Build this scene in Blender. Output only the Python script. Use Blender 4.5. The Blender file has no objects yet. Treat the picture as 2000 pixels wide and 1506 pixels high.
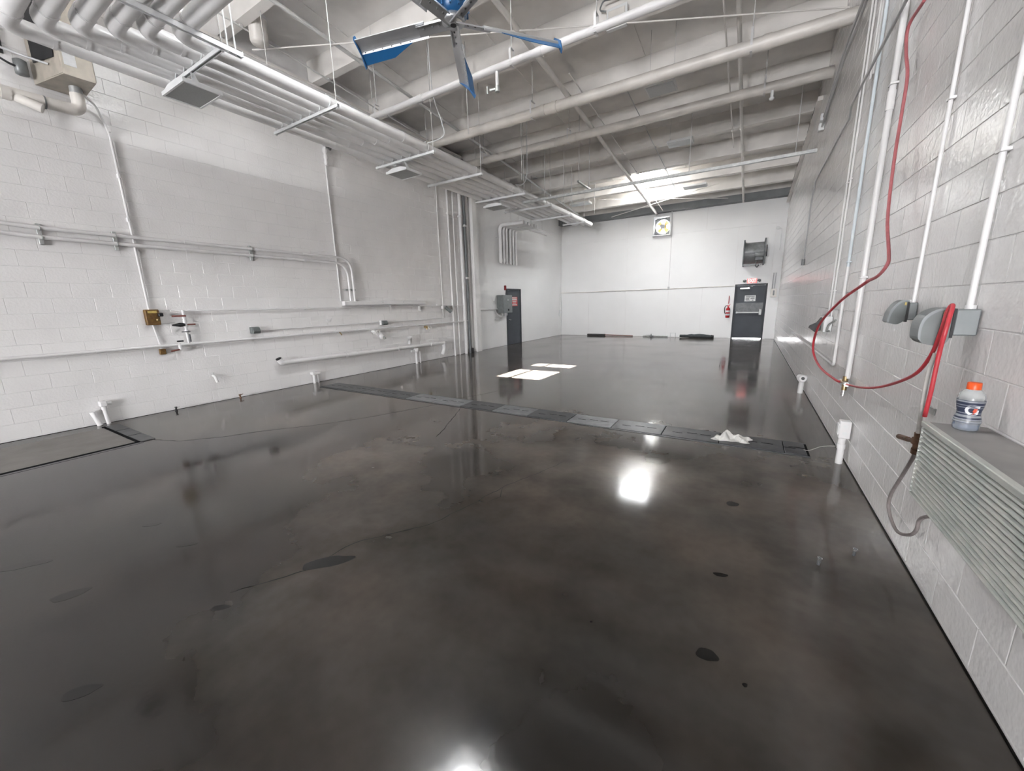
import bpy, bmesh, math, random
from mathutils import Vector, Matrix
random.seed(7)
SC = bpy.context.scene
COL = SC.collection

# ------------------------------------------------------------------ camera
cam_data = bpy.data.cameras.new('camera')
cam_data.sensor_width = 36.0
cam_data.lens = 755.96 * 36.0 / 2000.0
cam_data.clip_start = 0.02
cam = bpy.data.objects.new('camera', cam_data)
COL.objects.link(cam)
_r = Vector((0.85726897, 0.51427711, -0.02467722))
_d = Vector((0.08522442, -0.1890056, -0.97827076))
_f = Vector((-0.50776639, 0.83653807, -0.2058576))
cam.matrix_world = Matrix(((_r.x, -_d.x, -_f.x, 0), (_r.y, -_d.y, -_f.y, 0), (_r.z, -_d.z, -_f.z, 1.585), (0, 0, 0, 1)))
SC.camera = cam

# ------------------------------------------------------------------ daylight
world = bpy.data.worlds.new('sky')
SC.world = world
world.use_nodes = True
bg = world.node_tree.nodes['Background']
bg.inputs['Color'].default_value = (0.965, 0.97, 0.99, 1)
bg.inputs['Strength'].default_value = 27.0
sun_data = bpy.data.lights.new('sun', 'SUN')
sun_data.energy = 200.0
sun_data.angle = math.radians(0.6)
sun_data.color = (1.0, 0.98, 0.95)
sun = bpy.data.objects.new('sun', sun_data)
COL.objects.link(sun)
sun.location = (-3, 30, 20)
sun.rotation_euler = Vector((-0.8, -6.9, -5.9)).to_track_quat('-Z', 'Y').to_euler()
SKYLIGHTS = [(-3.95, -2.85, 13.9, 16.3), (-3.95, -2.85, 2.8, 4.3), (-1.7, -0.6, -10.5, -8.1)]  # the third is unseen, added behind the camera and placed for its light
FILL_OPENING = (-3.6, 0.6, 3.6)          # unseen opening added behind the camera for fill light: x0, x1, height
def roofz(y): return 7.0 - 0.075 * y
for (x0, x1, y0, y1) in SKYLIGHTS:
    a = bpy.data.lights.new('skylight_portal', 'AREA')
    a.shape = 'RECTANGLE'; a.size = x1 - x0; a.size_y = y1 - y0
    a.cycles.is_portal = True
    ao = bpy.data.objects.new('skylight_portal', a)
    ao.location = ((x0 + x1) / 2, (y0 + y1) / 2, roofz((y0 + y1) / 2) + 0.06)
    ao.rotation_euler = (math.atan(-0.075), 0, 0)
    COL.objects.link(ao)
a = bpy.data.lights.new('fill_portal', 'AREA'); a.shape = 'RECTANGLE'; a.size = FILL_OPENING[1]-FILL_OPENING[0]; a.size_y = FILL_OPENING[2]; a.cycles.is_portal = True
ao = bpy.data.objects.new('fill_portal', a); ao.location = ((FILL_OPENING[0]+FILL_OPENING[1])/2, -15.1, FILL_OPENING[2]/2); ao.rotation_euler = (math.radians(90), 0, 0); COL.objects.link(ao)
for (w, h, loc) in ((.66, .72, (-3.42, 18.39, 4.63)), (.98, .024, (0, 18.30, .012))):       # wall fan opening, gap under the exit door
    a = bpy.data.lights.new('opening_portal', 'AREA'); a.shape = 'RECTANGLE'; a.size = w; a.size_y = h; a.cycles.is_portal = True
    ao = bpy.data.objects.new('opening_portal', a); ao.location = loc; ao.rotation_euler = (math.radians(-90), 0, 0); COL.objects.link(ao)
SC.cycles.caustics_reflective = False
SC.cycles.caustics_refractive = False
SC.cycles.adaptive_threshold = 0.13
SC.cycles.max_bounces = 5
SC.cycles.diffuse_bounces = 4
SC.cycles.glossy_bounces = 2
SC.cycles.sample_clamp_indirect = 10.0
vs = SC.view_settings
vs.view_transform = 'Standard'
vs.look = 'None'
vs.exposure = 1.08
vs.gamma = 1.0
vs.use_curve_mapping = False

# ------------------------------------------------------------------ materials
MATS = {}
def _nt(name):
    m = bpy.data.materials.new(name); m.use_nodes = True
    nt = m.node_tree
    return m, nt, nt.nodes['Principled BSDF']
def N(nt, t, **kw):
    n = nt.nodes.new(t)
    for k, v in kw.items(): setattr(n, k, v)
    return n
def mat(name, col, rough=0.5, metal=0.0, var=0.06, scale=6.0, bump=0.0, bscale=60.0, col2=None, mix_lo=0.35, mix_hi=0.7, emit=0.0, coat=0.0):
    m, nt, b = _nt(name)
    L = nt.links
    tc = N(nt, 'ShaderNodeTexCoord'); geo = N(nt, 'ShaderNodeNewGeometry')
    nz = N(nt, 'ShaderNodeTexNoise'); nz.inputs['Scale'].default_value = scale; nz.inputs['Detail'].default_value = 2
    L.new(geo.outputs['Position'], nz.inputs['Vector'])
    mr = N(nt, 'ShaderNodeMapRange'); mr.inputs['From Min'].default_value = mix_lo; mr.inputs['From Max'].default_value = mix_hi
    L.new(nz.outputs['Fac'], mr.inputs['Value'])
    mx = N(nt, 'ShaderNodeMix', data_type='RGBA')
    c2 = col2 if col2 else tuple(c * (1 - var * 2.2) for c in col)
    mx.inputs['A'].default_value = (*col, 1); mx.inputs['B'].default_value = (*c2, 1)
    L.new(mr.outputs['Result'], mx.inputs['Factor'])
    L.new(mx.outputs['Result'], b.inputs['Base Color'])
    b.inputs['Roughness'].default_value = rough; b.inputs['Metallic'].default_value = metal
    b.inputs['Coat Weight'].default_value = coat
    if bump > 0:
        n2 = N(nt, 'ShaderNodeTexNoise'); n2.inputs['Scale'].default_value = bscale; n2.inputs['Detail'].default_value = 1
        L.new(geo.outputs['Position'], n2.inputs['Vector'])
        bp = N(nt, 'ShaderNodeBump'); bp.inputs['Strength'].default_value = bump; bp.inputs['Distance'].default_value = 0.004
        L.new(n2.outputs['Fac'], bp.inputs['Height']); L.new(bp.outputs['Normal'], b.inputs['Normal'])
    if emit > 0:
        b.inputs['Emission Color'].default_value = (*col, 1); b.inputs['Emission Strength'].default_value = emit
    MATS[name] = m
    return m
mat('wall_paint', (0.85, 0.84, 0.83), 0.32, var=0.03, scale=1.2, bump=0.35, bscale=45)
mat('block_paint', (0.85, 0.835, 0.83), 0.2, var=0.03, scale=1.6, bump=0.6, bscale=38)
mat('mortar_paint', (0.82, 0.81, 0.805), 0.4, var=0.05, scale=3, bump=0.4, bscale=60)
mat('panel_paint', (0.85, 0.85, 0.85), 0.38, var=0.02, scale=0.8, bump=0.1, bscale=30)
mat('deck_foil', (0.87, 0.85, 0.83), 0.45, var=0.06, scale=2, bump=1.0, bscale=4)
mat('beam_paint', (0.84, 0.81, 0.775), 0.5, var=0.06, scale=2.2, bump=0.3, bscale=30)
mat('pipe_white', (0.80, 0.79, 0.79), 0.3, var=0.03, scale=4, bump=0.1, bscale=20)
mat('pipe_cream', (0.80, 0.765, 0.72), 0.38, var=0.08, scale=3, bump=0.3, bscale=25)
mat('rod_paint', (0.66, 0.65, 0.64), 0.45, var=0.05)
mat('conduit_grey', (0.52, 0.52, 0.53), 0.4, var=0.06, scale=5)
mat('conduit_blue', (0.66, 0.72, 0.76), 0.35, var=0.03)
mat('galv', (0.46, 0.47, 0.47), 0.42, metal=0.55, var=0.1, scale=14, col2=(0.60, 0.62, 0.60))
mat('galv_rib', (0.50, 0.53, 0.50), 0.5, metal=0.2, var=0.1, scale=9, col2=(0.62, 0.62, 0.58), bump=0.1)
mat('rib_gap', (0.10, 0.105, 0.10), 0.7, var=0.1)
mat('duct_top', (0.36, 0.35, 0.34), 0.55, metal=0.1, var=0.1, scale=5)
mat('steel_dark', (0.10, 0.105, 0.11), 0.45, metal=0.3, var=0.15, scale=12)
mat('steel_mid', (0.25, 0.26, 0.265), 0.45, metal=0.3, var=0.12, scale=9)
mat('silver', (0.60, 0.61, 0.63), 0.33, metal=0.75, var=0.04, scale=5)
mat('satin', (0.36, 0.37, 0.37), 0.45, metal=0.4, var=0.05)
mat('lens_pale', (0.62, 0.64, 0.66), 0.5, var=0.04, scale=60)
mat('housing_grey', (0.34, 0.34, 0.36), 0.5, var=0.08)
mat('chrome', (0.7, 0.7, 0.7), 0.2, metal=0.9, var=0.05)
mat('blue_paint', (0.010, 0.095, 0.25), 0.35, var=0.06, scale=6)
mat('blue_trim', (0.035, 0.13, 0.30), 0.35, var=0.06, scale=6)
mat('black', (0.012, 0.012, 0.014), 0.5, var=0.1)
mat('rubber', (0.03, 0.03, 0.032), 0.6, var=0.1)
mat('door_grey', (0.060, 0.068, 0.082), 0.6, var=0.05, scale=3)
mat('door_frame', (0.042, 0.047, 0.056), 0.6, var=0.05, scale=3)
mat('trim_dark', (0.20, 0.21, 0.215), 0.55, var=0.08, scale=3)
mat('box_grey', (0.17, 0.185, 0.185), 0.42, metal=0.15, var=0.08, scale=12)
mat('box_grey_light', (0.235, 0.255, 0.26), 0.4, metal=0.2, var=0.06, scale=12)
mat('sticker_yellow', (0.62, 0.47, 0.15), 0.5, var=0.1, scale=40)
mat('heater_tan', (0.46, 0.42, 0.36), 0.45, metal=0.2, var=0.12, scale=7)
mat('paper_white', (0.74, 0.75, 0.76), 0.7, var=0.04, scale=20)
mat('print_grey', (0.30, 0.31, 0.33), 0.7, var=0.1)
mat('rust_box', (0.11, 0.055, 0.018), 0.55, metal=0.2, var=0.2, scale=30, col2=(0.21, 0.12, 0.03))
mat('hose_red', (0.55, 0.045, 0.06), 0.38, var=0.12, scale=18)
mat('hose_red_old', (0.42, 0.12, 0.13), 0.45, var=0.1, scale=18)
mat('hose_grey', (0.27, 0.235, 0.23), 0.5, var=0.1, scale=18)
mat('tube_worn', (0.50, 0.48, 0.46), 0.5, var=0.1, scale=25)
mat('brass', (0.42, 0.31, 0.16), 0.35, metal=0.8, var=0.1, scale=20)
mat('brass_dark', (0.22, 0.13, 0.085), 0.5, metal=0.5, var=0.2, scale=30)
mat('red_paint', (0.50, 0.02, 0.025), 0.3, var=0.08, scale=9)
mat('red_sign', (0.62, 0.045, 0.05), 0.45, var=0.05)
mat('red_lens', (0.16, 0.015, 0.02), 0.25, var=0.05)
mat('exit_face', (0.95, 0.11, 0.11), 0.4, emit=0.75)
mat('exit_letter', (1.0, 0.55, 0.50), 0.4, emit=0.9)
mat('lens_grey', (0.33, 0.34, 0.335), 0.5, var=0.05, scale=60)
mat('fixture_white', (0.78, 0.79, 0.79), 0.35, var=0.03)
mat('grate', (0.085, 0.088, 0.095), 0.35, metal=0.4, var=0.15, scale=9)
mat('grate_worn', (0.26, 0.27, 0.28), 0.35, metal=0.4, var=0.15, scale=7)
mat('pit_black', (0.01, 0.01, 0.011), 0.8, var=0.1)
mat('crack', (0.006, 0.005, 0.0045), 0.35, var=0.1)
mat('stain', (0.006, 0.0052, 0.005), 0.14, var=0.15, scale=9)
mat('bare_concrete', (0.175, 0.16, 0.15), 0.45, var=0.12, scale=4, bump=0.3, bscale=25)
mat('epoxy_dark', (0.030, 0.028, 0.045), 0.2, var=0.2, scale=8)
mat('cloth', (0.70, 0.69, 0.66), 0.85, var=0.06, scale=30)
mat('cap_orange', (0.80, 0.10, 0.015), 0.35, var=0.04)
mat('label_navy', (0.035, 0.045, 0.085), 0.35, var=0.1, scale=40)
mat('label_grey', (0.34, 0.36, 0.39), 0.35, var=0.08, scale=40)
mat('label_white', (0.75, 0.76, 0.78), 0.35, var=0.02)
mat('bolt_red', (0.75, 0.10, 0.05), 0.35, var=0.02)
mat('mat_rubber', (0.06, 0.07, 0.075), 0.7, var=0.15, scale=12)
mat('valve_dark', (0.10, 0.10, 0.11), 0.5, var=0.1)
mat('valve_red', (0.20, 0.06, 0.045), 0.5, var=0.1)
for k in ('crack', 'pit_black'): MATS[k].node_tree.nodes['Principled BSDF'].inputs['Specular IOR Level'].default_value = 0.05
def clear(name, col, rough, trans):
    m, nt, b = _nt(name); L = nt.links
    out = nt.nodes['Material Output']
    tr = N(nt, 'ShaderNodeBsdfTransparent'); tr.inputs['Color'].default_value = (*col, 1)
    b.inputs['Base Color'].default_value = (*col, 1); b.inputs['Roughness'].default_value = rough
    nz = N(nt, 'ShaderNodeTexNoise'); nz.inputs['Scale'].default_value = 4
    mr = N(nt, 'ShaderNodeMapRange'); mr.inputs['To Min'].default_value = trans - 0.03; mr.inputs['To Max'].default_value = trans + 0.03
    L.new(nz.outputs['Fac'], mr.inputs['Value'])
    mx = N(nt, 'ShaderNodeMixShader')
    L.new(mr.outputs['Result'], mx.inputs['Fac']); L.new(b.outputs['BSDF'], mx.inputs[1]); L.new(tr.outputs['BSDF'], mx.inputs[2])
    L.new(mx.outputs['Shader'], out.inputs['Surface'])
    MATS[name] = m
clear('skylight_pane', (0.96, 0.97, 0.97), 0.15, 0.92)
clear('bottle_plastic', (0.90, 0.92, 0.92), 0.08, 0.72)
clear('bottle_liquid', (0.03, 0.10, 0.26), 0.08, 0.2)

def floor_material():
    m, nt, b = _nt('polished_concrete'); L = nt.links
    geo = N(nt, 'ShaderNodeNewGeometry')
    def noise(scale, detail, dist=0.0, mul=(1, 1, 1)):
        mp = N(nt, 'ShaderNodeMapping'); mp.inputs['Scale'].default_value = mul
        L.new(geo.outputs['Position'], mp.inputs['Vector'])
        n = N(nt, 'ShaderNodeTexNoise'); n.inputs['Scale'].default_value = scale; n.inputs['Detail'].default_value = detail; n.inputs['Distortion'].default_value = 0.0; n.inputs['Roughness'].default_value = 0.45
        L.new(mp.outputs['Vector'], n.inputs['Vector'])
        return n.outputs['Fac']
    def rng(v, a, c, lo=0.0, hi=1.0):
        r = N(nt, 'ShaderNodeMapRange'); r.inputs['From Min'].default_value = a; r.inputs['From Max'].default_value = c
        r.inputs['To Min'].default_value = lo; r.inputs['To Max'].default_value = hi
        L.new(v, r.inputs['Value']); return r.outputs['Result']
    def mixc(f, A, B):
        x = N(nt, 'ShaderNodeMix', data_type='RGBA')
        L.new(f, x.inputs['Factor'])
        for k, v in (('A', A), ('B', B)):
            if isinstance(v, tuple): x.inputs[k].default_value = (*v, 1)
            else: L.new(v, x.inputs[k])
        return x.outputs['Result']
    big = rng(noise(0.75, 3, 0.4), 0.34, 0.68)
    mid = rng(noise(2.1, 3, 0.5), 0.42, 0.74)
    fine = rng(noise(16, 2), 0.35, 0.75)
    warm = rng(noise(1.1, 3, 0.3, (1, 1.3, 1)), 0.40, 0.66)
    # darker colour at low Y, lighter beyond; the edge wanders with a slow noise
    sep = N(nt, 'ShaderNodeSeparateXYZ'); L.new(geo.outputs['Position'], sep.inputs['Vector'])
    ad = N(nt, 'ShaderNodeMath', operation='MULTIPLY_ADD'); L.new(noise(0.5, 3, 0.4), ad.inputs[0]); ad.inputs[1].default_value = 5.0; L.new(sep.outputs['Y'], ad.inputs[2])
    paler = rng(ad.outputs['Value'], 3.2, 5.6)
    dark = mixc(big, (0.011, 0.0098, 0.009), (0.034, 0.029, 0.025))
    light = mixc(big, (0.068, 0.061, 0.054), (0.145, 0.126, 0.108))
    c = mixc(paler, dark, light)
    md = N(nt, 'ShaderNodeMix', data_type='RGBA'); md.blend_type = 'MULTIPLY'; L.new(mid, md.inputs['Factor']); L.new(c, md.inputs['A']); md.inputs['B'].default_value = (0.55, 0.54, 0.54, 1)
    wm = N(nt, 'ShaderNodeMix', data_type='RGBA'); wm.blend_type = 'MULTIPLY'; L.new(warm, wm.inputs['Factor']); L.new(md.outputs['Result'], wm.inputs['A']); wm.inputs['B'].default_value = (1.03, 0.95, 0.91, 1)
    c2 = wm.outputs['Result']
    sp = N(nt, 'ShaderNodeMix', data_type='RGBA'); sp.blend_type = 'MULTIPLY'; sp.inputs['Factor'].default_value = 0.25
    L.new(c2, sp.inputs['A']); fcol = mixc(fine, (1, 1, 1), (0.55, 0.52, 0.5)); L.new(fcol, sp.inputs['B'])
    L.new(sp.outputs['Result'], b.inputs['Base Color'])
    ro = rng(noise(0.8, 4, 0.5), 0.35, 0.7, 0.07, 0.17)
    L.new(ro, b.inputs['Roughness'])
    b.inputs['Specular IOR Level'].default_value = 0.55
    bp = N(nt, 'ShaderNodeBump'); bp.inputs['Strength'].default_value = 0.05; bp.inputs['Distance'].default_value = 0.003
    L.new(noise(26, 1), bp.inputs['Height']); L.new(bp.outputs['Normal'], b.inputs['Normal'])
    MATS['floor'] = m
floor_material()

# ------------------------------------------------------------------ mesh helpers
class MB:
    def __init__(s): s.v = []; s.f = []; s.sm = []
    def add(s, vs, fs, smooth=False):
        o = len(s.v); s.v += [tuple(v) for v in vs]
        for f in fs: s.f.append(tuple(i + o for i in f)); s.sm.append(smooth)
        return s
    def box(s, x0, x1, y0, y1, z0, z1):
        return s.add([(x0,y0,z0),(x1,y0,z0),(x1,y1,z0),(x0,y1,z0),(x0,y0,z1),(x1,y0,z1),(x1,y1,z1),(x0,y1,z1)],
                     [(0,3,2,1),(4,5,6,7),(0,1,5,4),(1,2,6,5),(2,3,7,6),(3,0,4,7)])
    def cbox(s, x0, x1, y0, y1, z0, z1, c=0.01):
        bm = bmesh.new(); bmesh.ops.create_cube(bm, size=1)
        for v in bm.verts: v.co = Vector((x0+(v.co.x+.5)*(x1-x0), y0+(v.co.y+.5)*(y1-y0), z0+(v.co.z+.5)*(z1-z0)))
        bmesh.ops.bevel(bm, geom=bm.edges[:], offset=c, segments=1, affect='EDGES', profile=0.5)
        bm.verts.ensure_lookup_table()
        s.add([v.co[:] for v in bm.verts], [[v.index for v in f.verts] for f in bm.faces]); bm.free(); return s
    def frame(s, d):
        d = Vector(d).normalized(); a = Vector((0,0,1)) if abs(d.z) < .9 else Vector((1,0,0))
        u = d.cross(a).normalized(); return d, u, u.cross(d).normalized()
    def cyl(s, p0, p1, r, seg=16, r1=None, cap=True):
        p0, p1 = Vector(p0), Vector(p1); d, u, w = s.frame(p1 - p0); r1 = r if r1 is None else r1
        vs = []
        for p, rr in ((p0, r), (p1, r1)):
            for k in range(seg):
                a = 2*math.pi*k/seg; vs.append(p + (u*math.cos(a) + w*math.sin(a))*rr)
        s.add(vs, [(k, (k+1) % seg, seg+(k+1) % seg, seg+k) for k in range(seg)], True)
        if cap:
            s.add(vs[:seg], [tuple(range(seg))[::-1]]); s.add(vs[seg:], [tuple(range(seg))])
        return s
    def sweep(s, pts, r, seg=10, cap=True):
        P = [Vector(p) for p in pts]; n = len(P)
        T = [(P[min(i+1, n-1)] - P[max(i-1, 0)]).normalized() for i in range(n)]
        d, u, w = s.frame(T[0]); vs = []
        for i in range(n):
            u = (u - T[i]*u.dot(T[i])).normalized(); w = T[i].cross(u)
            rr = r[i] if isinstance(r, (list, tuple)) else r
            for k in range(seg):
                a = 2*math.pi*k/seg; vs.append(P[i] + (u*math.cos(a)+w*math.sin(a))*rr)
        s.add(vs, [(i*seg+k, i*seg+(k+1) % seg, (i+1)*seg+(k+1) % seg, (i+1)*seg+k) for i in range(n-1) for k in range(seg)], True)
        if cap:
            s.add(vs[:seg], [tuple(range(seg))[::-1]]); s.add(vs[-seg:], [tuple(range(seg))])
        return s
    def tube(s, pts, r, bend=0.1, seg=12, cap=True): return s.sweep(rounded(pts, bend), r, seg, cap)
    def lathe(s, prof, c, axis=(0,0,1), seg=24):
        c = Vector(c); d, u, w = s.frame(axis); vs = []
        for (r, h) in prof:
            for k in range(seg):
                a = 2*math.pi*k/seg; vs.append(c + d*h + (u*math.cos(a)+w*math.sin(a))*r)
        n = len(prof)
        s.add(vs, [(i*seg+k, i*seg+(k+1) % seg, (i+1)*seg+(k+1) % seg, (i+1)*seg+k) for i in range(n-1) for k in range(seg)], True)
        if prof[0][0] > 1e-4: s.add(vs[:seg], [tuple(range(seg))[::-1]])
        if prof[-1][0] > 1e-4: s.add(vs[-seg:], [tuple(range(seg))])
        return s
    def ring(s, c, axis, R, r, seg=24, rs=8):
        c = Vector(c); d, u, w = s.frame(axis)
        vs = []
        for i in range(seg):
            a = 2*math.pi*i/seg; q = u*math.cos(a)+w*math.sin(a)
            for k in range(rs):
                b = 2*math.pi*k/rs; vs.append(c + q*(R+r*math.cos(b)) + d*r*math.sin(b))
        return s.add(vs, [(i*rs+k, ((i+1) % seg)*rs+k, ((i+1) % seg)*rs+(k+1) % rs, i*rs+(k+1) % rs) for i in range(seg) for k in range(rs)], True)
    def prism(s, poly, ext):
        """poly: 3d points of one face, ext: extrusion vector"""
        n = len(poly); e = Vector(ext); a = [Vector(p) for p in poly]
        return s.add(a + [p+e for p in a], [tuple(range(n))[::-1], tuple(range(n, 2*n))] + [(i, (i+1) % n, n+(i+1) % n, n+i) for i in range(n)])
    def xf(s, M):
        s.v = [tuple(M @ Vector(v)) for v in s.v]; return s
def rounded(pts, bend):
    P = [Vector(p) for p in pts]; out = [P[0]]
    for i in range(1, len(P)-1):
        a, b, c = P[i-1], P[i], P[i+1]
        d1, d2 = (a-b), (c-b); R = min(bend, d1.length*.49, d2.length*.49)
        if bend <= 1e-4: out.append(b); continue
        p, q = b + d1.normalized()*R, b + d2.normalized()*R
        for k in range(7):
            t = k/6; out.append(p*(1-t)**2 + b*2*t*(1-t) + q*t*t)
    out.append(P[-1]); return out
def spline(pts, n=8):
    P = [Vector(p) for p in pts]; P = [P[0]*2-P[1]] + P + [P[-1]*2-P[-2]]; out = []
    for i in range(1, len(P)-2):
        for k in range(n):
            t = k/n; a, b, c, d = P[i-1:i+3]
            out.append(0.5*((2*b)+(c-a)*t+(2*a-5*b+4*c-d)*t*t+(3*b-a-3*c+d)*t**3))
    out.append(P[-2]); return out
WO = {}
def make_mesh(name, mb, m, centre):
    me = bpy.data.meshes.new(name)
    me.from_pydata([(v[0]-centre[0], v[1]-centre[1], v[2]-centre[2]) for v in mb.v], [], mb.f)
    me.polygons.foreach_set('use_smooth', mb.sm)
    me.materials.append(MATS[m]); me.validate(); me.update()
    return me
def obj(name, mb, m, parent=None):
    xs = list(zip(*mb.v)); c = tuple((min(a)+max(a))/2 for a in xs)
    if parent is None: c = (c[0], c[1], min(xs[2]))
    o = bpy.data.objects.new(name, make_mesh(name, mb, m, c)); COL.objects.link(o)
    pw = WO.get(parent.name, (0, 0, 0)) if parent else (0, 0, 0)
    o.location = tuple(c[i]-pw[i] for i in range(3)); o.parent = parent; WO[o.name] = c
    return o
def tag(o, label=None, cat=None, group=None, kind=None):
    if label: o['label'] = label
    if cat: o['category'] = cat
    if group: o['group'] = group
    if kind: o['kind'] = kind
    return o
THINGS = []
def thing(name, label, cat, group=None):
    o = bpy.data.objects.new(name, None); COL.objects.link(o); o.empty_display_size = 0.1
    WO[o.name] = (0, 0, 0); THINGS.append(o); return tag(o, label, cat, group)
def settle():
    for o in THINGS:
        lo = [1e9]*3; hi = [-1e9]*3
        for c in o.children:
            for v in c.data.vertices:
                for i in range(3):
                    w = v.co[i]+c.location[i]; lo[i] = min(lo[i], w); hi[i] = max(hi[i], w)
        b = Vector(((lo[0]+hi[0])/2, (lo[1]+hi[1])/2, lo[2]))
        for c in o.children: c.location = c.location - b
        o.location = b
def text_mb(txt, size, depth=0.002, bold=0.0):
    cu = bpy.data.curves.new('lettering', 'FONT'); cu.body = txt; cu.size = size; cu.extrude = depth; cu.offset = bold
    cu.align_x = 'CENTER'; cu.align_y = 'CENTER'; cu.resolution_u = 3
    t = bpy.data.objects.new('lettering', cu); COL.objects.link(t)
    bpy.context.view_layer.update()
    me = bpy.data.meshes.new_from_object(t.evaluated_get(bpy.context.evaluated_depsgraph_get()))
    mb = MB().add([v.co[:] for v in me.vertices], [tuple(p.vertices) for p in me.polygons])
    bpy.data.objects.remove(t); bpy.data.curves.remove(cu); bpy.data.meshes.remove(me)
    return mb

# ------------------------------------------------------------------ the shell
XL, XR, YB, YF = -8.05, 0.93, 18.2, -15.0
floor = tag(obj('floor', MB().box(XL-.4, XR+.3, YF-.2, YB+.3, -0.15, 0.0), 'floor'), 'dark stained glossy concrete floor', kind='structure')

def wall_blocks(wall, side, xp, ylo, yhi, ztop, off, h=.004):
    """painted concrete blocks, 0.4 x 0.2 m running bond, standing proud of the mortar plane"""
    cells = []
    for k in range(int((ztop-.02)/.2)):
        z = .02+.2*k; y = ylo-.8+(off if k % 2 else off+.2) % .4
        while y < yhi:
            a, b = max(y, ylo), min(y+.4, yhi)
            if b-a > .06: cells.append(((a+b)/2, z+.1, round(b-a, 3)))
            y += .4
    cpos = Vector((0, 0, 1.585))
    def size(c):
        d = Vector((xp, c[0], c[1]))-cpos; q = (d.dot(_r), d.dot(_d), d.dot(_f))
        if q[2] < .1: return 0
        px, py = 1000+756*q[0]/q[2], 753+756*q[1]/q[2]
        if not (-20 < px < 2020 and -20 < py < 1526): return 0
        return c[2]*abs(d.x)/d.length**3
    cells.sort(key=size, reverse=True)
    g, c = .002, h*.6
    def shape(ln, cy=0, cz=0):
        s = side; e = ln/2-g; t = .1-g
        vs = [(0, cy-e, cz-t), (0, cy+e, cz-t), (0, cy+e, cz+t), (0, cy-e, cz+t)]
        vs += [(s*(h-c), a, b) for _, a, b in vs]
        vs += [(s*h, cy+sy*(e-c), cz+sz*(t-c)) for sy, sz in ((-1, -1), (1, -1), (1, 1), (-1, 1))]
        fs = [(8, 9, 10, 11)] + [(i, (i+1) % 4, 4+(i+1) % 4, 4+i) for i in range(4)] + [(4+i, 4+(i+1) % 4, 8+(i+1) % 4, 8+i) for i in range(4)]
        return vs, (fs if s > 0 else [f[::-1] for f in fs])
    cache = {}; rest = MB(); wl = wall.location
    for n, (y, z, ln) in enumerate(cells):
        if n < 300:
            if ln not in cache:
                vs, fs = shape(ln); me = bpy.data.meshes.new('block'); me.from_pydata(vs, [], fs); me.materials.append(MATS['block_paint']); cache[ln] = me
            o = bpy.data.objects.new('block', cache[ln]); COL.objects.link(o); o.parent = wall; o.location = (xp-side*h-wl.x, y-wl.y, z-wl.z)
        else:
            vs, fs = shape(ln, y, z); rest.add([(xp-side*h+a, b, c_) for a, b, c_ in vs], fs)
    WO[wall.name] = tuple(wl)
    tag(obj('far_blocks', rest, 'block_paint', wall), kind='stuff')

wl = tag(obj('wall_left', MB().box(XL-.4, XL-.004, YF, 10.95, 0, 6.06).box(XL-.4, XL, 10.95, YB+.25, 0, 6.06).box(XL-.4, XL-.22, YF, YB+.25, 6.06, 8.5), 'mortar_paint'),
         'white painted concrete block wall with conduits', kind='structure')
wall_blocks(wl, 1, XL, -0.9, 10.95, 6.03, .09, .004)
obj('plaster_face', MB().box(XL-.005, XL+.004, 10.98, YB-.01, 0, 6.05), 'panel_paint', wl)
obj('ledge_cap', MB().box(XL-.22, XL+.012, -2, YB-.02, 6.055, 6.10), 'beam_paint', wl)
wr = tag(obj('wall_right', MB().box(XR+.004, XR+.3, YF, YB+.25, 0, 8.5), 'mortar_paint'), 'white glossy concrete block wall beside the camera', kind='structure')
wall_blocks(wr, -1, XR, 0.3, YB, 6.05, .05)
wf = tag(obj('wall_front', MB().box(XL-.4, FILL_OPENING[0], YF-.25, YF, 0, 8.5).box(FILL_OPENING[1], XR+.3, YF-.25, YF, 0, 8.5).box(FILL_OPENING[0], FILL_OPENING[1], YF-.25, YF, FILL_OPENING[2], 8.5), 'wall_paint'), 'white wall behind the camera', kind='structure')

# back wall with openings for the exit door and the wall fan
DX0, DX1, DZ = -0.49, 0.49, 2.07
FX0, FX1, FZ0, FZ1 = -3.74, -3.10, 4.28, 4.98
wb = tag(obj('wall_back', MB().box(XL, DX0, YB+.01, YB+.2, 0, FZ0).box(DX1, XR, YB+.01, YB+.2, 0, FZ0).box(DX0, DX1, YB+.01, YB+.2, DZ, FZ0)
             .box(XL, FX0, YB+.01, YB+.2, FZ0, FZ1).box(FX1, XR, YB+.01, YB+.2, FZ0, FZ1).box(XL, XR, YB+.01, YB+.2, FZ1, 5.75), 'mortar_paint'),
         'white panelled end wall with exit door', kind='structure')
def wpanel(x0, x1, z0, z1): obj('wall_panel', MB().box(x0+.006, x1-.006, YB-.002, YB+.01, z0+.005, z1-.005), 'panel_paint', wb)
for a, b in ((XL, -6.62), (-6.62, -4.85), (-4.85, -3.04), (-3.04, -1.72), (-1.72, -.58)): wpanel(a, b, 0.0, 2.05)
wpanel(DX1+.07, XR, 0, 2.05); wpanel(XL, -4.85, 2.05, FZ0); wpanel(-4.85, -3.04, 2.05, FZ0); wpanel(-3.04, -.58, 2.05, FZ0)
wpanel(-.58, .62, DZ+.06, FZ0); wpanel(.62, XR, 2.05, FZ0)
wpanel(XL, -4.85, FZ0, 5.2); wpanel(-4.85, FX0, FZ0, 5.2); wpanel(FX0, FX1, FZ1, 5.2); wpanel(FX1, -1.72, FZ0, 5.2); wpanel(-1.72, XR, FZ0, 5.2)

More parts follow.
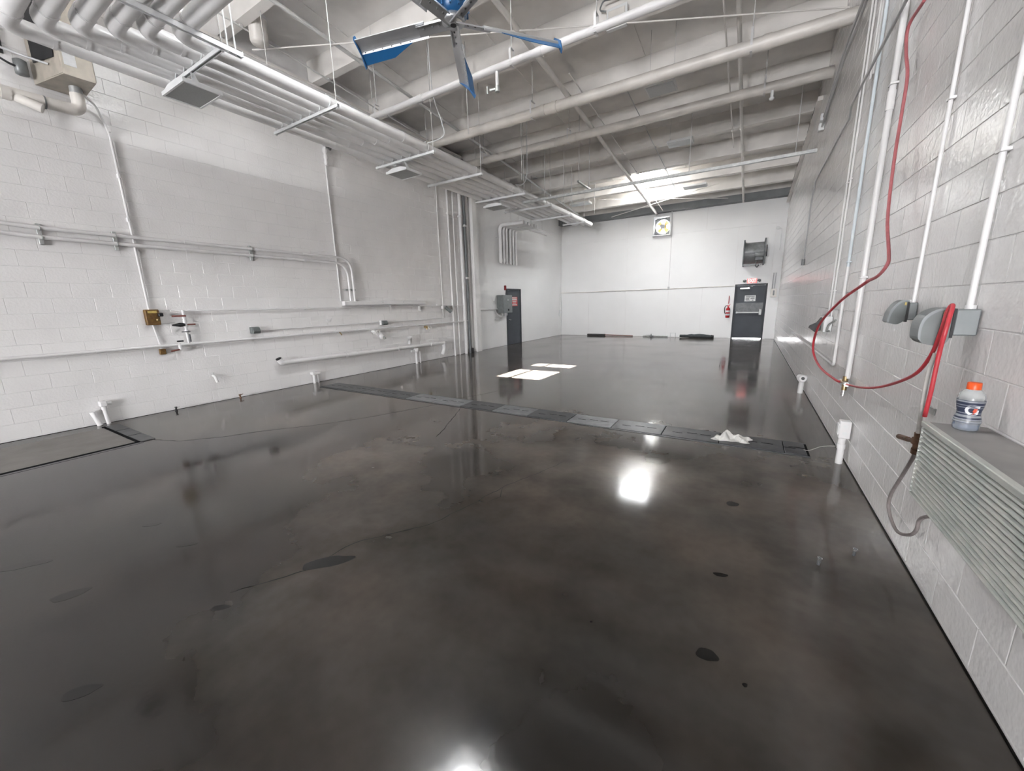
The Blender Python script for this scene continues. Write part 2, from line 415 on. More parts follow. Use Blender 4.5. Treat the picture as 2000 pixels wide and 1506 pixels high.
# roof: sloping deck with skylight holes, timber beams across
deck = MB()
def slab(mb, x0, x1, y0, y1, zo0, zo1):
    vs = []
    for zo in (zo0, zo1):
        vs += [(x0, y0, roofz(y0)+zo), (x1, y0, roofz(y0)+zo), (x1, y1, roofz(y1)+zo), (x0, y1, roofz(y1)+zo)]
    return mb.add(vs, [(0,3,2,1),(4,5,6,7),(0,1,5,4),(1,2,6,5),(2,3,7,6),(3,0,4,7)])
yc = YF-.25
for (x0, x1, y0, y1) in sorted(SKYLIGHTS, key=lambda s: s[2]):
    slab(deck, XL-.4, XR+.3, yc, y0, 0, .12); slab(deck, XL-.4, x0, y0, y1, 0, .12); slab(deck, x1, XR+.3, y0, y1, 0, .12); yc = y1
slab(deck, XL-.4, XR+.3, yc, YB+.3, 0, .12)
ceiling = tag(obj('ceiling', deck, 'deck_foil'), 'grey foil-faced sloping roof underside between timber beams', kind='structure')
BEAMS = [-14.4, -12.85, -11.3, -9.75, -8.2, -6.65, -5.1, -3.55, -2.0, -0.45, 1.1, 2.65, 4.2, 5.8, 7.33, 9.05, 10.62, 12.02, 13.6, 15.1, 16.55, 17.95]
for y in BEAMS:
    obj('beam', slab(MB(), XL-.2, XR, y-.05, y+.05, -.40, 0.0), 'beam_paint', ceiling)
    obj('beam_flange', slab(MB(), XL-.2, XR, y-.075, y+.075, -.43, -.40), 'beam_paint', ceiling)
for xs in (-6.9, -4.6, -2.2, -0.2):            # seams of the foil facing
    for i in range(9, len(BEAMS)-1):
        obj('foil_seam', slab(MB(), xs-.02, xs+.02, BEAMS[i]+.06, BEAMS[i+1]-.06, -.012, 0.0), 'deck_foil', ceiling)
for n, (x0, x1, y0, y1) in enumerate(SKYLIGHTS, 1):
    w = tag(obj('window_%d' % n, slab(slab(slab(slab(MB(), x0-.04, x0, y0-.04, y1+.04, 0, .28), x1, x1+.04, y0-.04, y1+.04, 0, .28), x0, x1, y0-.04, y0, 0, .28), x0, x1, y1, y1+.04, 0, .28), 'fixture_white'),
            ['bright roof skylight near the end wall', 'roof skylight above the big fan', 'unseen roof skylight added behind the camera for light'][n-1], kind='structure')
    obj('pane', slab(MB(), x0-.03, x1+.03, y0-.03, y1+.03, .281, .287), 'skylight_pane', w)
tag(obj('trim_1', MB().box(XL, XR, YB-.34, YB-.004, 5.15, 5.40), 'trim_dark'), 'dark grey ledger along the top of the end wall', kind='structure')
tl = MB(); slab(tl, XR-.09, XR-.002, 10.9, YB-.06, -.70, -.62)
trim2 = tag(obj('trim_2', tl, 'beam_paint'), 'pale ledger rail along the top of the right wall', kind='structure')
for i in range(9):
    y = 11.3+i*.72; obj('slot', slab(MB(), XR-.093, XR-.0905, y, y+.5, -.655, -.635), 'black', trim2)
# corner pilaster on the left wall
tag(obj('trim_3', MB().cbox(XL, XL+.16, 10.80, 11.06, 0, 6.05, .008), 'wall_paint'), 'white pilaster where blocks end on the left wall', kind='structure')

# ------------------------------------------------------------------ doors
d1 = tag(obj('door_1', MB().box(XL+.004, XL+.05, 12.98, 13.04, 0, 2.17).box(XL+.004, XL+.05, 14.0, 14.06, 0, 2.17).box(XL+.004, XL+.05, 13.04, 14.0, 2.11, 2.17), 'door_frame'),
         'grey steel door with red sign in the left wall', kind='structure')
obj('leaf', MB().cbox(XL+.005, XL+.035, 13.045, 13.995, .01, 2.105, .004), 'door_grey', d1)
kn = obj('knob', MB().lathe([(.03, 0), (.03, .008), (.012, .012), (.012, .035), (.028, .045), (.03, .06), (.02, .072), (0, .075)], (XL+.036, 13.13, .98), (1, 0, 0), 16), 'chrome', d1)
obj('deadbolt', MB().lathe([(.022, 0), (.022, .015), (0, .018)], (XL+.036, 13.24, .97), (1, 0, 0), 14), 'chrome', d1)
d2 = tag(obj('door_2', MB().box(DX0-.055, DX0, YB-.03, YB+.16, 0, DZ+.055).box(DX1, DX1+.055, YB-.03, YB+.16, 0, DZ+.055).box(DX0, DX1, YB-.03, YB+.16, DZ, DZ+.055), 'door_frame'),
         'dark grey exit door with push bar in the end wall', kind='structure')
obj('leaf', MB().cbox(DX0-.002, DX1+.002, YB+.015, YB+.06, .022, DZ-.004, .004), 'door_grey', d2)
pb = obj('push_bar', MB().cbox(-.44, .42, YB-.055, YB-.02, 1.0, 1.055, .008), 'satin', d2)
obj('latch_case', MB().cbox(.34, .43, YB-.06, YB+.014, .93, 1.16, .01), 'satin', pb)
obj('mount', MB().cbox(-.44, -.38, YB-.02, YB+.014, .99, 1.065, .006), 'satin', pb)
cl = obj('door_closer', MB().cbox(-.36, -.04, YB-.05, YB+.014, 1.93, 1.99, .008), 'silver', d2)
obj('closer_arm', MB().tube([(-.1, YB-.045, 2.0), (.06, YB-.16, 2.03), (-.02, YB-.02, 2.06)], .008, .01, 6), 'silver', cl)
obj('kick_band', MB().box(-.46, .46, YB+.0125, YB+.0148, 1.06, 1.40), 'steel_dark', d2)
tag(obj('trim_4', MB().box(DX1+.056, DX1+.13, YB-.03, YB-.004, 0, DZ+.09).box(DX0-.13, DX0-.056, YB-.03, YB-.004, 0, DZ+.09), 'panel_paint'), 'white casing on both sides of the exit door', kind='structure')

def sign_bars(parent, m, axis, plane, u0, u1, rows):
    """flat print: rows of (z0, z1, start, end) blocks too small to read"""
    for (z0, z1, a, b) in rows:
        ua, ub = u0+(u1-u0)*a, u0+(u1-u0)*b
        mb = MB().box(plane, plane+.001, ua, ub, z0, z1) if axis == 'x' else MB().box(ua, ub, plane-.001, plane, z0, z1)
        obj('print_line', mb, m, parent)
t = thing('door_sign', 'red warning sign with white lines on the grey side door', 'sign')
obj('plate', MB().box(XL+.036, XL+.039, 13.30, 13.78, 1.50, 1.86), 'red_sign', t)
sign_bars(t, 'paper_white', 'x', XL+.0391, 13.33, 13.75, [(1.795, 1.845, .05, .95), (1.725, 1.775, .05, .95), (1.665, 1.70, .15, .88), (1.61, 1.635, .22, .8), (1.535, 1.57, .08, .95)])
t = thing('door_notice', 'white printed notice taped to the exit door', 'sign')
obj('sheet', MB().box(-.18, .19, YB+.0105, YB+.0120, 1.46, 1.69), 'paper_white', t)
sign_bars(t, 'print_grey', 'y', YB+.0104, -.16, .17, [(1.63, 1.66, .05, .95), (1.60, 1.62, .05, .5), (1.60, 1.62, .62, .95), (1.53, 1.575, .05, .42), (1.545, 1.58, .55, .95), (1.49, 1.515, .08, .5), (1.48, 1.52, .7, .85)])
t = thing('exit_sign', 'red lit EXIT sign with twin lamp heads above the door', 'sign')
obj('housing', MB().cbox(-.16, .18, YB-.05, YB-.004, 2.145, 2.335, .006), 'fixture_white', t)
obj('face', MB().box(-.15, .17, YB-.053, YB-.0505, 2.155, 2.325), 'exit_face', t)
lt = text_mb('EXIT', .19, .001, .004).xf(Matrix.Translation((.01, YB-.0545, 2.24)) @ Matrix.Rotation(math.pi/2, 4, 'X') @ Matrix.Scale(.72, 4, (1, 0, 0)))
obj('lettering', lt, 'exit_letter', t)
for s in (-1, 1):
    h = obj('lamp_head', MB().lathe([(.02, 0), (.05, .02), (.055, .07), (.0, .072)], (.01+s*.23, YB-.03, 2.25), (s*.25, -1, -.15), 14), 'box_grey_light', t)
    obj('lamp_bracket', MB().cyl((.01+s*.16, YB-.025, 2.25), (.01+s*.235, YB-.03, 2.25), .012, 8), 'box_grey_light', t)

# ------------------------------------------------------------------ left wall fittings
def clip(parent, x, y, z, m='pipe_white', n='strap'): obj(n, MB().cbox(x-.03, x+.03, y-.015, y+.015, z-.03, z+.03, .004), m, parent)
XW = XL
t = thing('fan_heater', 'tan metal fan housing hung high beside the overhead pipes', 'heater')
obj('housing', MB().cbox(-8.03, -7.45, 1.86, 2.16, 4.50, 5.55, .01), 'heater_tan', t)
obj('label', MB().box(-7.4495, -7.447, 1.89, 2.0, 4.60, 4.90), 'paper_white', t)
obj('bottom_pan', MB().prism([(-8.02, 1.72, 4.46), (-7.45, 1.87, 4.49), (-7.45, 2.15, 4.49), (-8.02, 2.15, 4.46)], (0, 0, .02)), 'heater_tan', t)
obj('side_panel', MB().prism([(-8.03, 1.72, 4.48), (-7.46, 1.86, 4.50), (-7.46, 1.86, 5.5), (-8.03, 1.72, 5.5)], (0, .015, 0)), 'heater_tan', t)
obj('inlet', MB().prism([(-7.93, 1.728, 4.68), (-7.54, 1.825, 4.68), (-7.50, 1.835, 5.0), (-7.54, 1.825, 5.45), (-7.93, 1.728, 5.45)], (0, .01, 0)), 'black', t)
obj('motor', MB().lathe([(.03, 0), (.06, .01), (.06, .16), (.03, .18)], (-7.95, 1.62, 4.50), (0, 0, 1), 14), 'steel_mid', t)
obj('collar', MB().cyl((-7.75, 2.02, 4.36), (-7.75, 2.02, 4.50), .062, 18), 'galv', t)
tag(obj('power_cable', MB().sweep(spline([(-7.97, 1.22, 5.0), (-7.95, 1.35, 4.72), (-7.93, 1.5, 4.6), (-7.93, 1.62, 4.58), (-7.95, 1.66, 4.62)]), .013, 8), 'rubber'), 'dark cable looping down into the tan fan motor', 'cable')
tag(obj('flexible_conduit', MB().sweep(spline([(-7.9, 1.28, 5.0), (-7.86, 1.38, 4.75), (-7.8, 1.55, 4.68), (-7.66, 1.80, 4.62)]), .013, 8), 'conduit_grey'), 'pale flexible conduit running to the tan fan housing', 'conduit')
tag(obj('wall_vent', MB().box(XL+.001, XL+.03, 1.18, 1.52, 4.72, 5.0), 'black'), 'dark square vent opening left of the tan fan', 'vent')
t = thing('drain_pipe', 'fat cream pipe bending under the tan fan housing', 'pipe')
obj('run', MB().tube([(-7.75, 2.02, 4.40), (-7.75, 2.02, 4.20), (-7.75, .2, 4.16)], .068, .12, 20), 'pipe_cream', t)
obj('wye', MB().cyl((-7.75, 1.45, 4.17), (-7.66, 1.66, 4.08), .055, 18), 'pipe_cream', t)
obj('band', MB().cyl((-7.75, 1.70, 4.19), (-7.75, 1.715, 4.19), .073, 20), 'steel_mid', t)
obj('coupling', MB().cyl((-7.75, 1.36, 4.18), (-7.75, 1.44, 4.18), .076, 20), 'pipe_cream', t)

t = thing('switch_drop', 'thin conduit from the tan fan down to a rusty switch box', 'conduit')
obj('run', MB().tube([(-7.76, 2.06, 4.44), (-7.95, 2.24, 4.40), (-8.02, 2.30, 4.25), (-8.02, 2.34, 4.1), (-8.02, 2.36, 1.6)], .015, .12, 10), 'pipe_white', t)
for z in (4.15, 3.55, 2.95): clip(t, -8.025, 2.345, z)
t = thing('switch_box', 'rusty brown switch box with dark lever on the left wall', 'switch')
obj('case', MB().cbox(-8.042, -7.96, 2.29, 2.46, 1.40, 1.64, .008), 'rust_box', t)
obj('yellow_plate', MB().box(-7.961, -7.957, 2.32, 2.43, 1.585, 1.62), 'sticker_yellow', t)
obj('lever', MB().cbox(-7.96, -7.90, 2.43, 2.49, 1.53, 1.58, .008), 'black', t)
obj('knob', MB().lathe([(.02, 0), (.02, .03), (0, .034)], (-7.958, 2.42, 1.48), (1, 0, 0), 12), 'brass', t)
t = thing('outlet_drop', 'short conduit with small brown outlet below the rusty box', 'conduit')
obj('run', MB().tube([(-8.02, 2.37, 1.40), (-8.02, 2.39, 1.2), (-8.02, 2.42, 1.0)], .014, .1, 10), 'pipe_white', t)
obj('outlet', MB().cbox(-8.042, -8.0, 2.38, 2.46, .93, 1.02, .006), 'rust_box', t)

for zz, yb, lab in ((2.70, 6.10, 'upper of the twin conduits along the left wall'), (2.585, 5.985, 'lower of the twin conduits along the left wall')):
    t = thing('wall_conduit', lab, 'conduit', 'twin conduits on the left wall')
    obj('run', MB().tube([(-7.90, .4, zz+.06), (-7.98, 1.15, zz+.02), (-7.968, 1.45, zz), (-7.968, yb, zz), (-7.968, yb, 1.74)], .026, .32, 14), 'pipe_white', t)
    for y in (3.0, 5.0): obj('coupling', MB().cyl((-7.968, y-.04, zz), (-7.968, y+.04, zz), .032, 14), 'pipe_white', t)
for y, lab in ((1.43, 'leftmost grey strut bracket holding the twin conduits'), (2.15, 'grey strut bracket beside the switch conduit'), (3.98, 'grey strut bracket at the middle of the twin conduits'), (6.04, None)):
    if lab:
        t = thing('strut_bracket', lab, 'bracket', 'brackets of the twin conduits')
        obj('channel', MB().cbox(-8.042, -8.012, y-.022, y+.022, 2.50, 2.76, .003), 'galv', t)
        for z in (2.70, 2.585): obj('clamp', MB().ring((-7.968, y, z), (0, 1, 0), .030, .005, 14, 6), 'galv', t)
    else:
        t = thing('strut_bracket', 'grey bracket on the downturned ends of the twin conduits', 'bracket', 'brackets of the twin conduits')
        obj('channel', MB().cbox(-8.042, -8.012, 5.90, 6.19, 1.98, 2.02, .003), 'galv', t)
        for y2 in (6.10, 5.985): obj('clamp', MB().ring((-7.968, y2, 2.0), (0, 0, 1), .030, .005, 14, 6), 'galv', t)
t = thing('wireway', 'long white wiring trough fed by the twin conduits', 'trough')
obj('trough', MB().cbox(-8.042, -7.94, 5.80, 8.42, 1.645, 1.745, .006), 'pipe_white', t)
obj('cover_lip', MB().box(-7.94, -7.932, 5.80, 8.42, 1.64, 1.66), 'conduit_grey', t)
for y in (6.9, 7.6): obj('screw', MB().cyl((-7.94, y, 1.71), (-7.934, y, 1.71), .012, 8), 'conduit_grey', t)
t = thing('valve_riser', 'thin riser pipe with old valve at top on the left wall', 'pipe')
obj('run', MB().cyl((-8.029, 5.77, 1.75), (-8.029, 5.77, 4.58), .016, 12), 'pipe_white', t)
obj('valve', MB().lathe([(.03, 0), (.045, .05), (.03, .10), (.05, .14), (.05, .18), (.03, .22), (.055, .27), (.055, .31), (.03, .36)], (-8.0, 5.77, 4.58), (0, 0, 1), 14), 'pipe_white', t)
obj('valve_wheel', MB().ring((-7.93, 5.84, 4.93), (1, .3, 0), .045, .01, 16, 6).cyl((-8.0, 5.77, 4.93), (-7.93, 5.84, 4.93), .014, 8), 'steel_mid', t)
obj('upper_pipe', MB().cyl((-8.015, 5.77, 4.94), (-8.015, 5.77, 5.9), .024, 12), 'pipe_white', t)

# three level pipe runs
t = thing('air_line', 'thin air line level with the rusty box on left wall', 'pipe')
obj('run', MB().tube([(-8.0, 2.62, 1.61), (-8.0, 10.47, 1.585)], .013, .05, 10), 'pipe_white', t)
obj('tee', MB().tube([(-8.0, 8.22, 1.6), (-8.0, 8.22, 1.47)], .016, .02, 10), 'pipe_white', t)
obj('small_tap', MB().cyl((-8.03, 8.22, 1.47), (-7.93, 8.24, 1.46), .012, 10).cyl((-7.97, 8.18, 1.50), (-7.97, 8.26, 1.50), .008, 8), 'pipe_white', t)
for y in (4.9, 7.2, 9.0): clip(t, -8.02, y, 1.605)
t = thing('outlet_line', 'thin conduit linking the grey outlet boxes on left wall', 'conduit')
obj('run', MB().tube([(-8.02, 3.88, 1.21), (-8.02, 9.26, 1.21), (-8.02, 9.26, 1.50)], .012, .04, 10), 'pipe_white', t)
for i, (y, z, w) in enumerate(((3.83, 1.22, .07), (6.90, 1.20, .085))):
    t = thing('outlet_box', ['small grey outlet box left on the thin conduit', 'small grey outlet box midway on the thin conduit'][i], 'outlet', 'grey outlet boxes on the left wall')
    obj('back_box', MB().cbox(-8.042, -7.97, y-w, y+w, z-.06, z+.06, .006), 'pipe_white' if i else 'box_grey', t)
    obj('cover', MB().prism([(-7.97, y-w+.01, z-.055), (-7.93, y-w+.01, z-.06), (-7.90, y-w+.01, z-.02), (-7.93, y-w+.01, z+.05), (-7.97, y-w+.01, z+.055)], (0, 2*w-.02, 0)), 'box_grey', t)
t = thing('twist_outlet', 'angled grey receptacle hanging near the pilaster', 'outlet')
obj('back_box', MB().cbox(-8.042, -7.96, 9.20, 9.34, 1.49, 1.60, .006), 'pipe_white', t)
obj('hood', MB().cyl((-7.96, 9.30, 1.55), (-7.86, 9.45, 1.40), .05, 14, .06), 'box_grey', t)
t = thing('water_line', 'main pipe run at waist height along the left wall', 'pipe')
obj('run', MB().tube([(-7.99, .2, 1.065), (-7.99, 10.52, 1.07)], .024, .05, 12), 'pipe_white', t)
for y in (1.7, 5.55, 8.1): obj('coupling', MB().cyl((-7.99, y-.03, 1.066), (-7.99, y+.03, 1.066), .031, 12), 'pipe_white', t)
for y in (5.60,): obj('tap', MB().tube([(-7.99, y, 1.06), (-7.93, y, 1.03), (-7.90, y, .99)], .012, .03, 8), 'brass', t)
for i, y in enumerate((6.55, 8.42)):
    t = thing('wheel_valve', ['painted wheel valve left under the waist high pipe', 'brass and white wheel valve near the wiring trough end'][i], 'valve', 'wheel valves on the waist high pipe')
    obj('body', MB().cyl((-8.03, y, 1.0), (-7.90, y, .98), .03, 12).cyl((-7.95, y, 1.04), (-7.95, y, .93), .02, 10), 'brass' if i else 'pipe_white', t)
    obj('wheel', MB().ring((-7.885, y+.06, .965), (1, 0, 0), .062, .011, 18, 6).cyl((-7.95, y, .98), (-7.885, y+.06, .965), .012, 8), 'pipe_white', t)
t = thing('old_tap', 'painted over tap below the left wheel valve', 'valve')
obj('body', MB().lathe([(.02, 0), (.055, .04), (.065, .10), (.03, .14), (.02, .22)], (-7.99, 6.80, .78), (0, 0, 1), 12), 'pipe_white', t)
obj('spout', MB().tube([(-7.99, 6.80, .86), (-7.90, 6.82, .85), (-7.88, 6.83, .79)], .016, .03, 8), 'steel_mid', t)
t = thing('valve_tree', 'vertical stack of valves with dark levers on left wall', 'valve')
obj('stem', MB().cyl((-7.99, 2.775, 1.08), (-7.99, 2.775, 1.62), .02, 12), 'pipe_white', t)
for z, r in ((1.50, .032), (1.44, .03), (1.37, .034), (1.27, .03)): obj('fitting', MB().cyl((-7.99, 2.775, z-.025), (-7.99, 2.775, z+.025), r, 12), 'pipe_white', t)
obj('lever', MB().cbox(-7.95, -7.935, 2.60, 2.79, 1.515, 1.54, .004), 'valve_red', t)
obj('black_regulator', MB().lathe([(.018, 0), (.03, .03), (.034, .07), (.022, .12), (.012, .17)], (-7.96, 2.76, 1.385), (0, -1, 0), 12), 'black', t)
obj('side_tap', MB().cyl((-7.97, 2.79, 1.385), (-7.95, 2.90, 1.385), .012, 8), 'valve_red', t)
obj('lower_lever', MB().cbox(-7.95, -7.935, 2.69, 2.81, 1.262, 1.278, .004), 'valve_dark', t)
obj('drain_lever', MB().cbox(-7.955, -7.935, 2.775, 2.80, 1.10, 1.225, .004), 'valve_dark', t)
t = thing('hose_tap', 'small tap with red lever on the waist high pipe', 'valve')
obj('body', MB().cyl((-7.99, 2.64, 1.09), (-7.97, 2.64, .98), .022, 12), 'pipe_white', t)
obj('spout', MB().tube([(-7.98, 2.64, .99), (-7.93, 2.56, .985), (-7.93, 2.50, .975)], .014, .02, 8), 'valve_red', t)
obj('lever', MB().cbox(-7.97, -7.955, 2.61, 2.70, 1.11, 1.135, .004), 'black', t)

t = thing('low_pipe', 'fat white pipe run low along the left wall', 'pipe')
obj('run', MB().cyl((-7.93, 4.28, .545), (-7.93, 9.12, .475), .052, 18), 'pipe_white', t)
obj('end_elbow', MB().tube([(-7.93, 4.30, .545), (-7.93, 4.20, .545), (-7.93, 4.16, .63)], .056, .05, 18), 'pipe_white', t)
obj('open_end', MB().cyl((-7.93, 4.155, .62), (-7.93, 4.145, .645), .05, 18), 'black', t)
obj('end_drop', MB().tube([(-7.93, 9.08, .475), (-7.93, 9.12, .30), (-7.95, 9.04, .12)], .055, .08, 16), 'pipe_white', t)
for y in (5.72, 5.98, 7.25, 8.5): obj('clamp', MB().ring((-7.93, y, .545-.07*(y-4.28)/4.84), (0, 1, 0), .056, .009, 18, 6), 'pipe_white', t)
obj('coupling', MB().cyl((-7.93, 5.65, .526), (-7.93, 6.05, .52), .060, 18), 'pipe_white', t)
t = thing('pipe_stand', 'pair of floor pipes with valves under the low pipe', 'pipe')
obj('riser', MB().cyl((-7.95, 7.93, 0), (-7.95, 7.93, .33), .035, 14), 'pipe_white', t)
obj('riser', MB().cyl((-7.96, 8.08, 0), (-7.96, 8.08, .33), .022, 12), 'pipe_white', t)
obj('valve_body', MB().lathe([(.05, 0), (.075, .03), (.075, .09), (.05, .12)], (-7.95, 7.94, .31), (0, 0, 1), 14).cyl((-7.95, 7.75, .37), (-7.95, 7.94, .37), .03, 12), 'pipe_white', t)
tag(obj('open_stub', MB().lathe([(.05, 0), (.05, .16), (.062, .17), (.062, .20), (.05, .20), (.05, .10), (0, .10)], (-7.96, 7.72, .58), (.25, -.1, 1), 16), 'pipe_white'), 'short open pipe stub standing above the low pipe', 'pipe')
t = thing('floor_stub', 'white capped pipe stub at the floor beyond the drain end', 'pipe')
obj('riser', MB().cyl((-7.99, 4.87, 0), (-7.99, 4.87, .20), .03, 16), 'pipe_white', t)
obj('riser', MB().cyl((-8.0, 4.96, 0), (-8.0, 4.96, .19), .02, 12), 'pipe_white', t)
obj('box_cap', MB().cbox(-8.04, -7.94, 4.82, 5.0, .19, .25, .01), 'pipe_white', t)
t = thing('floor_stub', 'pair of white pipe stubs beside the sunken slab', 'pipe')
obj('riser', MB().cyl((-7.98, 1.53, 0), (-8.0, 1.49, .20), .032, 18), 'pipe_white', t)
obj('coupling', MB().cyl((-7.995, 1.50, .15), (-8.001, 1.488, .21), .036, 18), 'pipe_white', t)
obj('riser', MB().cyl((-7.98, 1.62, 0), (-7.99, 1.61, .25), .025, 16), 'pipe_white', t)
obj('nut', MB().cyl((-7.99, 1.61, .22), (-7.99, 1.61, .265), .031, 8), 'pipe_white', t)
obj('junction', MB().cbox(-8.04, -7.95, 1.57, 1.65, .265, .345, .010).cyl((-7.99, 1.64, .30), (-7.99, 1.70, .30), .022, 12), 'pipe_white', t)
tag(obj('wall_stub', MB().cyl((-8.04, 3.04, .52), (-8.02, 3.05, .52), .012, 8).tube([(-8.03, 3.04, .48), (-7.98, 3.05, .46), (-7.97, 3.07, .36)], .022, .03, 12), 'pipe_white'), 'small white downturned spout low on the left wall', 'pipe')
for i, (y, x) in enumerate(((2.41, -7.93), (3.38, -7.96))):
    t = thing('floor_spigot', ['small black spigot where wall meets floor near slab', 'rusty little spigot at the foot of the left wall'][i], 'valve')
    obj('body', MB().lathe([(.022, 0), (.013, .02), (.013, .05), (.02, .056), (.02, .07), (0, .072)], (x, y, 0), (0, 0, 1), 10), ['black', 'brass_dark'][i], t)
    obj('handle', MB().cyl((x+.01, y-.02, .055), (x-.02, y+.06, .065), .007, 8), ['pipe_white', 'brass_dark'][i], t)

# pilaster cluster
for (y, r, m, lab, z0, z1, nm) in ((9.27, .014, 'pipe_white', 'thin conduit above the angled grey receptacle', 1.60, 5.98, 'wall_riser'),
        (9.72, .03, 'pipe_white', 'thick bare conduit left of the pilaster', 0, 5.98, 'wall_riser'),
        (9.98, .02, 'pipe_white', 'slim conduit between thick conduit and dark downpipe', 0, 5.98, 'wall_riser'),
        (10.28, .05, 'pipe_white', 'fat white pipe left of the dark downpipe', 0, 5.98, 'wall_riser'),
        (10.46, .042, 'trim_dark', 'dark grey downpipe beside the pilaster', 0, 5.98, 'downpipe'),
        (10.62, .03, 'pipe_white', 'white pipe right of the dark downpipe', 0, 5.98, 'wall_riser')):
    t = thing(nm, lab, 'pipe')
    x = XL+.012+r+(.03 if nm == 'downpipe' else 0)
    obj('run', MB().cyl((x, y, z0), (x, y, z1), r, 14), m, t)
    for z in ((4.05, 2.45) if nm == 'downpipe' else (4.3,)):
        obj('clamp', MB().cbox(x-r-.004, x+r+.008, y-r-.02, y+r+.02, z-.03, z+.03, .006), 'pipe_white', t)
    if nm == 'downpipe':
        obj('shoe', MB().cbox(x-.05, x+.07, y+.0, y+.12, 0, .16, .01), 'black', t)

# control cabinet beside door 1
t = thing('control_cabinet', 'grey control cabinet with beacon beside the side door', 'cabinet')
obj('case', MB().cbox(XL+.006, XL+.30, 12.30, 12.92, 1.27, 1.92, .008), 'box_grey', t)
dr = obj('front_door', MB().cbox(XL+.30, XL+.315, 12.305, 12.915, 1.275, 1.915, .005), 'box_grey_light', t)
obj('push_button', MB().lathe([(.045, 0), (.045, .012), (.028, .014), (.028, .03), (0, .034)], (XL+.315, 12.60, 1.74), (1, 0, 0), 16), 'silver', dr)
obj('selector', MB().lathe([(.04, 0), (.04, .012), (.025, .02), (0, .03)], (XL+.315, 12.64, 1.38), (1, 0, 0), 14), 'black', dr)
bc = obj('beacon_post', MB().cyl((XL+.2, 12.62, 1.92), (XL+.2, 12.62, 2.12), .016, 10), 'steel_mid', t)
obj('beacon', MB().lathe([(.045, 0), (.045, .15), (.03, .17), (0, .172)], (XL+.2, 12.62, 2.10), (0, 0, 1), 16), 'red_lens', bc)
for y in (12.45, 12.6, 12.78): obj('gland', MB().cyl((XL+.15, y, 1.16), (XL+.15, y, 1.27), .02, 10), 'conduit_grey', t)
obj('loop_cable', MB().sweep(spline([(XL+.03, 12.15, 1.40), (XL+.06, 12.25, 1.25), (XL+.12, 12.4, 1.13), (XL+.15, 12.45, 1.17)]), .012, 8), 'pipe_white', t)
tag(obj('feed_conduit', MB().cyl((XL+.04, 11.07, 1.42), (XL+.04, 12.31, 1.42), .018, 10), 'pipe_white'), 'short level conduit feeding the grey control cabinet', 'conduit')
tag(obj('wall_plate', MB().cbox(XL+.001, XL+.014, 5.36, 5.46, 1.29, 1.36, .004), 'pipe_white'), 'small blank plate painted white on the left wall', 'plate')
t = thing('corner_conduit', 'thin white conduit with handle at the far left corner', 'conduit')
obj('run', MB().cyl((XL+.03, 18.02, 0), (XL+.03, 18.02, 2.04), .016, 8), 'panel_paint', t)
obj('box', MB().cbox(XL+.006, XL+.08, 17.9, 18.05, .95, 1.25, .008), 'fixture_white', t)

# six pipe drops on the plaster wall
for i in range(6):
    y = 12.50+.205*i+(.06 if i > 2 else 0)
    t = thing('pipe_drop', ['first', 'second', 'third', 'fourth', 'fifth', 'sixth'][i]+' from left of six white pipes dropping above cabinet', 'pipe', 'six pipes dropping down the plaster wall')
    obj('run', MB().tube([(-6.95, y, 4.36), (-7.93, y, 4.36), (-7.93, y, 3.14)], .062, .16, 14), 'pipe_white', t)
    obj('outlet', MB().cyl((-7.93, y, 3.06), (-7.93, y, 3.16), .048, 14, .07), 'pipe_white', t)
tag(obj('drop_strap', MB().cbox(-8.04, -7.995, 12.36, 13.72, 3.92, 3.96, .004), 'pipe_white'), 'white strap rail behind the six dropping pipes', 'bracket')

# ------------------------------------------------------------------ overhead pipe rack
PX = [-6.95, -6.66, -6.41, -6.17, -5.93, -5.68]
PY = [1.37, 1.57, 1.79, 2.0, 2.19, 2.41]
PEND = [13.42, 13.45, 13.48, 15.35, 15.5, 15.7]
ORD = ['first', 'second', 'third', 'fourth', 'fifth', 'sixth']
for i in range(6):
    t = thing('overhead_pipe', ORD[i]+' overhead white pipe counted from the left wall', 'pipe', 'overhead pipes in the hung rack')
    x, y, z, r = PX[i], PY[i], 4.61, .082
    obj('long_run', MB().cyl((x, y+.33, z), (x, PEND[i], z), r, 20), 'pipe_white', t)
    obj('elbow', MB().tube([(x, y+.36, z), (x, y, z), (x+.36, y, z)], r*1.08, .26, 20), 'pipe_white', t)
    obj('cross_run', MB().cyl((x+.30, y, z), (-3.3, y, z), r*1.02, 20), 'pipe_white', t)
    obj('riser', MB().tube([(-3.3, y, z), (-3.1, y, z), (-3.1, y, 6.6)], r*1.02, .15, 18), 'pipe_white', t)
    obj('collar', MB().cyl((x+.31, y, z), (x+.345, y, z), r*1.13, 20), 'pipe_white', t)
    obj('collar', MB().cyl((x, y+.33, z), (x, y+.365, z), r*1.11, 20), 'pipe_white', t)
    for k, yy in enumerate((5.2+.1*i, 9.0+.1*i)): obj('coupling', MB().cyl((x, yy, z), (x, yy+.14, z), r*1.07, 20), 'pipe_white', t)
def strut(mb, x0, x1, y, z, w=.022, h=.041):
    return mb.box(x0, x1, y-w, y+w, z-.003, z).box(x0, x1, y-w, y-w+.003, z-h, z).box(x0, x1, y+w-.003, y+w, z-h, z).box(x0, x1, y-w, y-w+.011, z-h-.003, z-h).box(x0, x1, y+w-.011, y+w, z-h-.003, z-h)
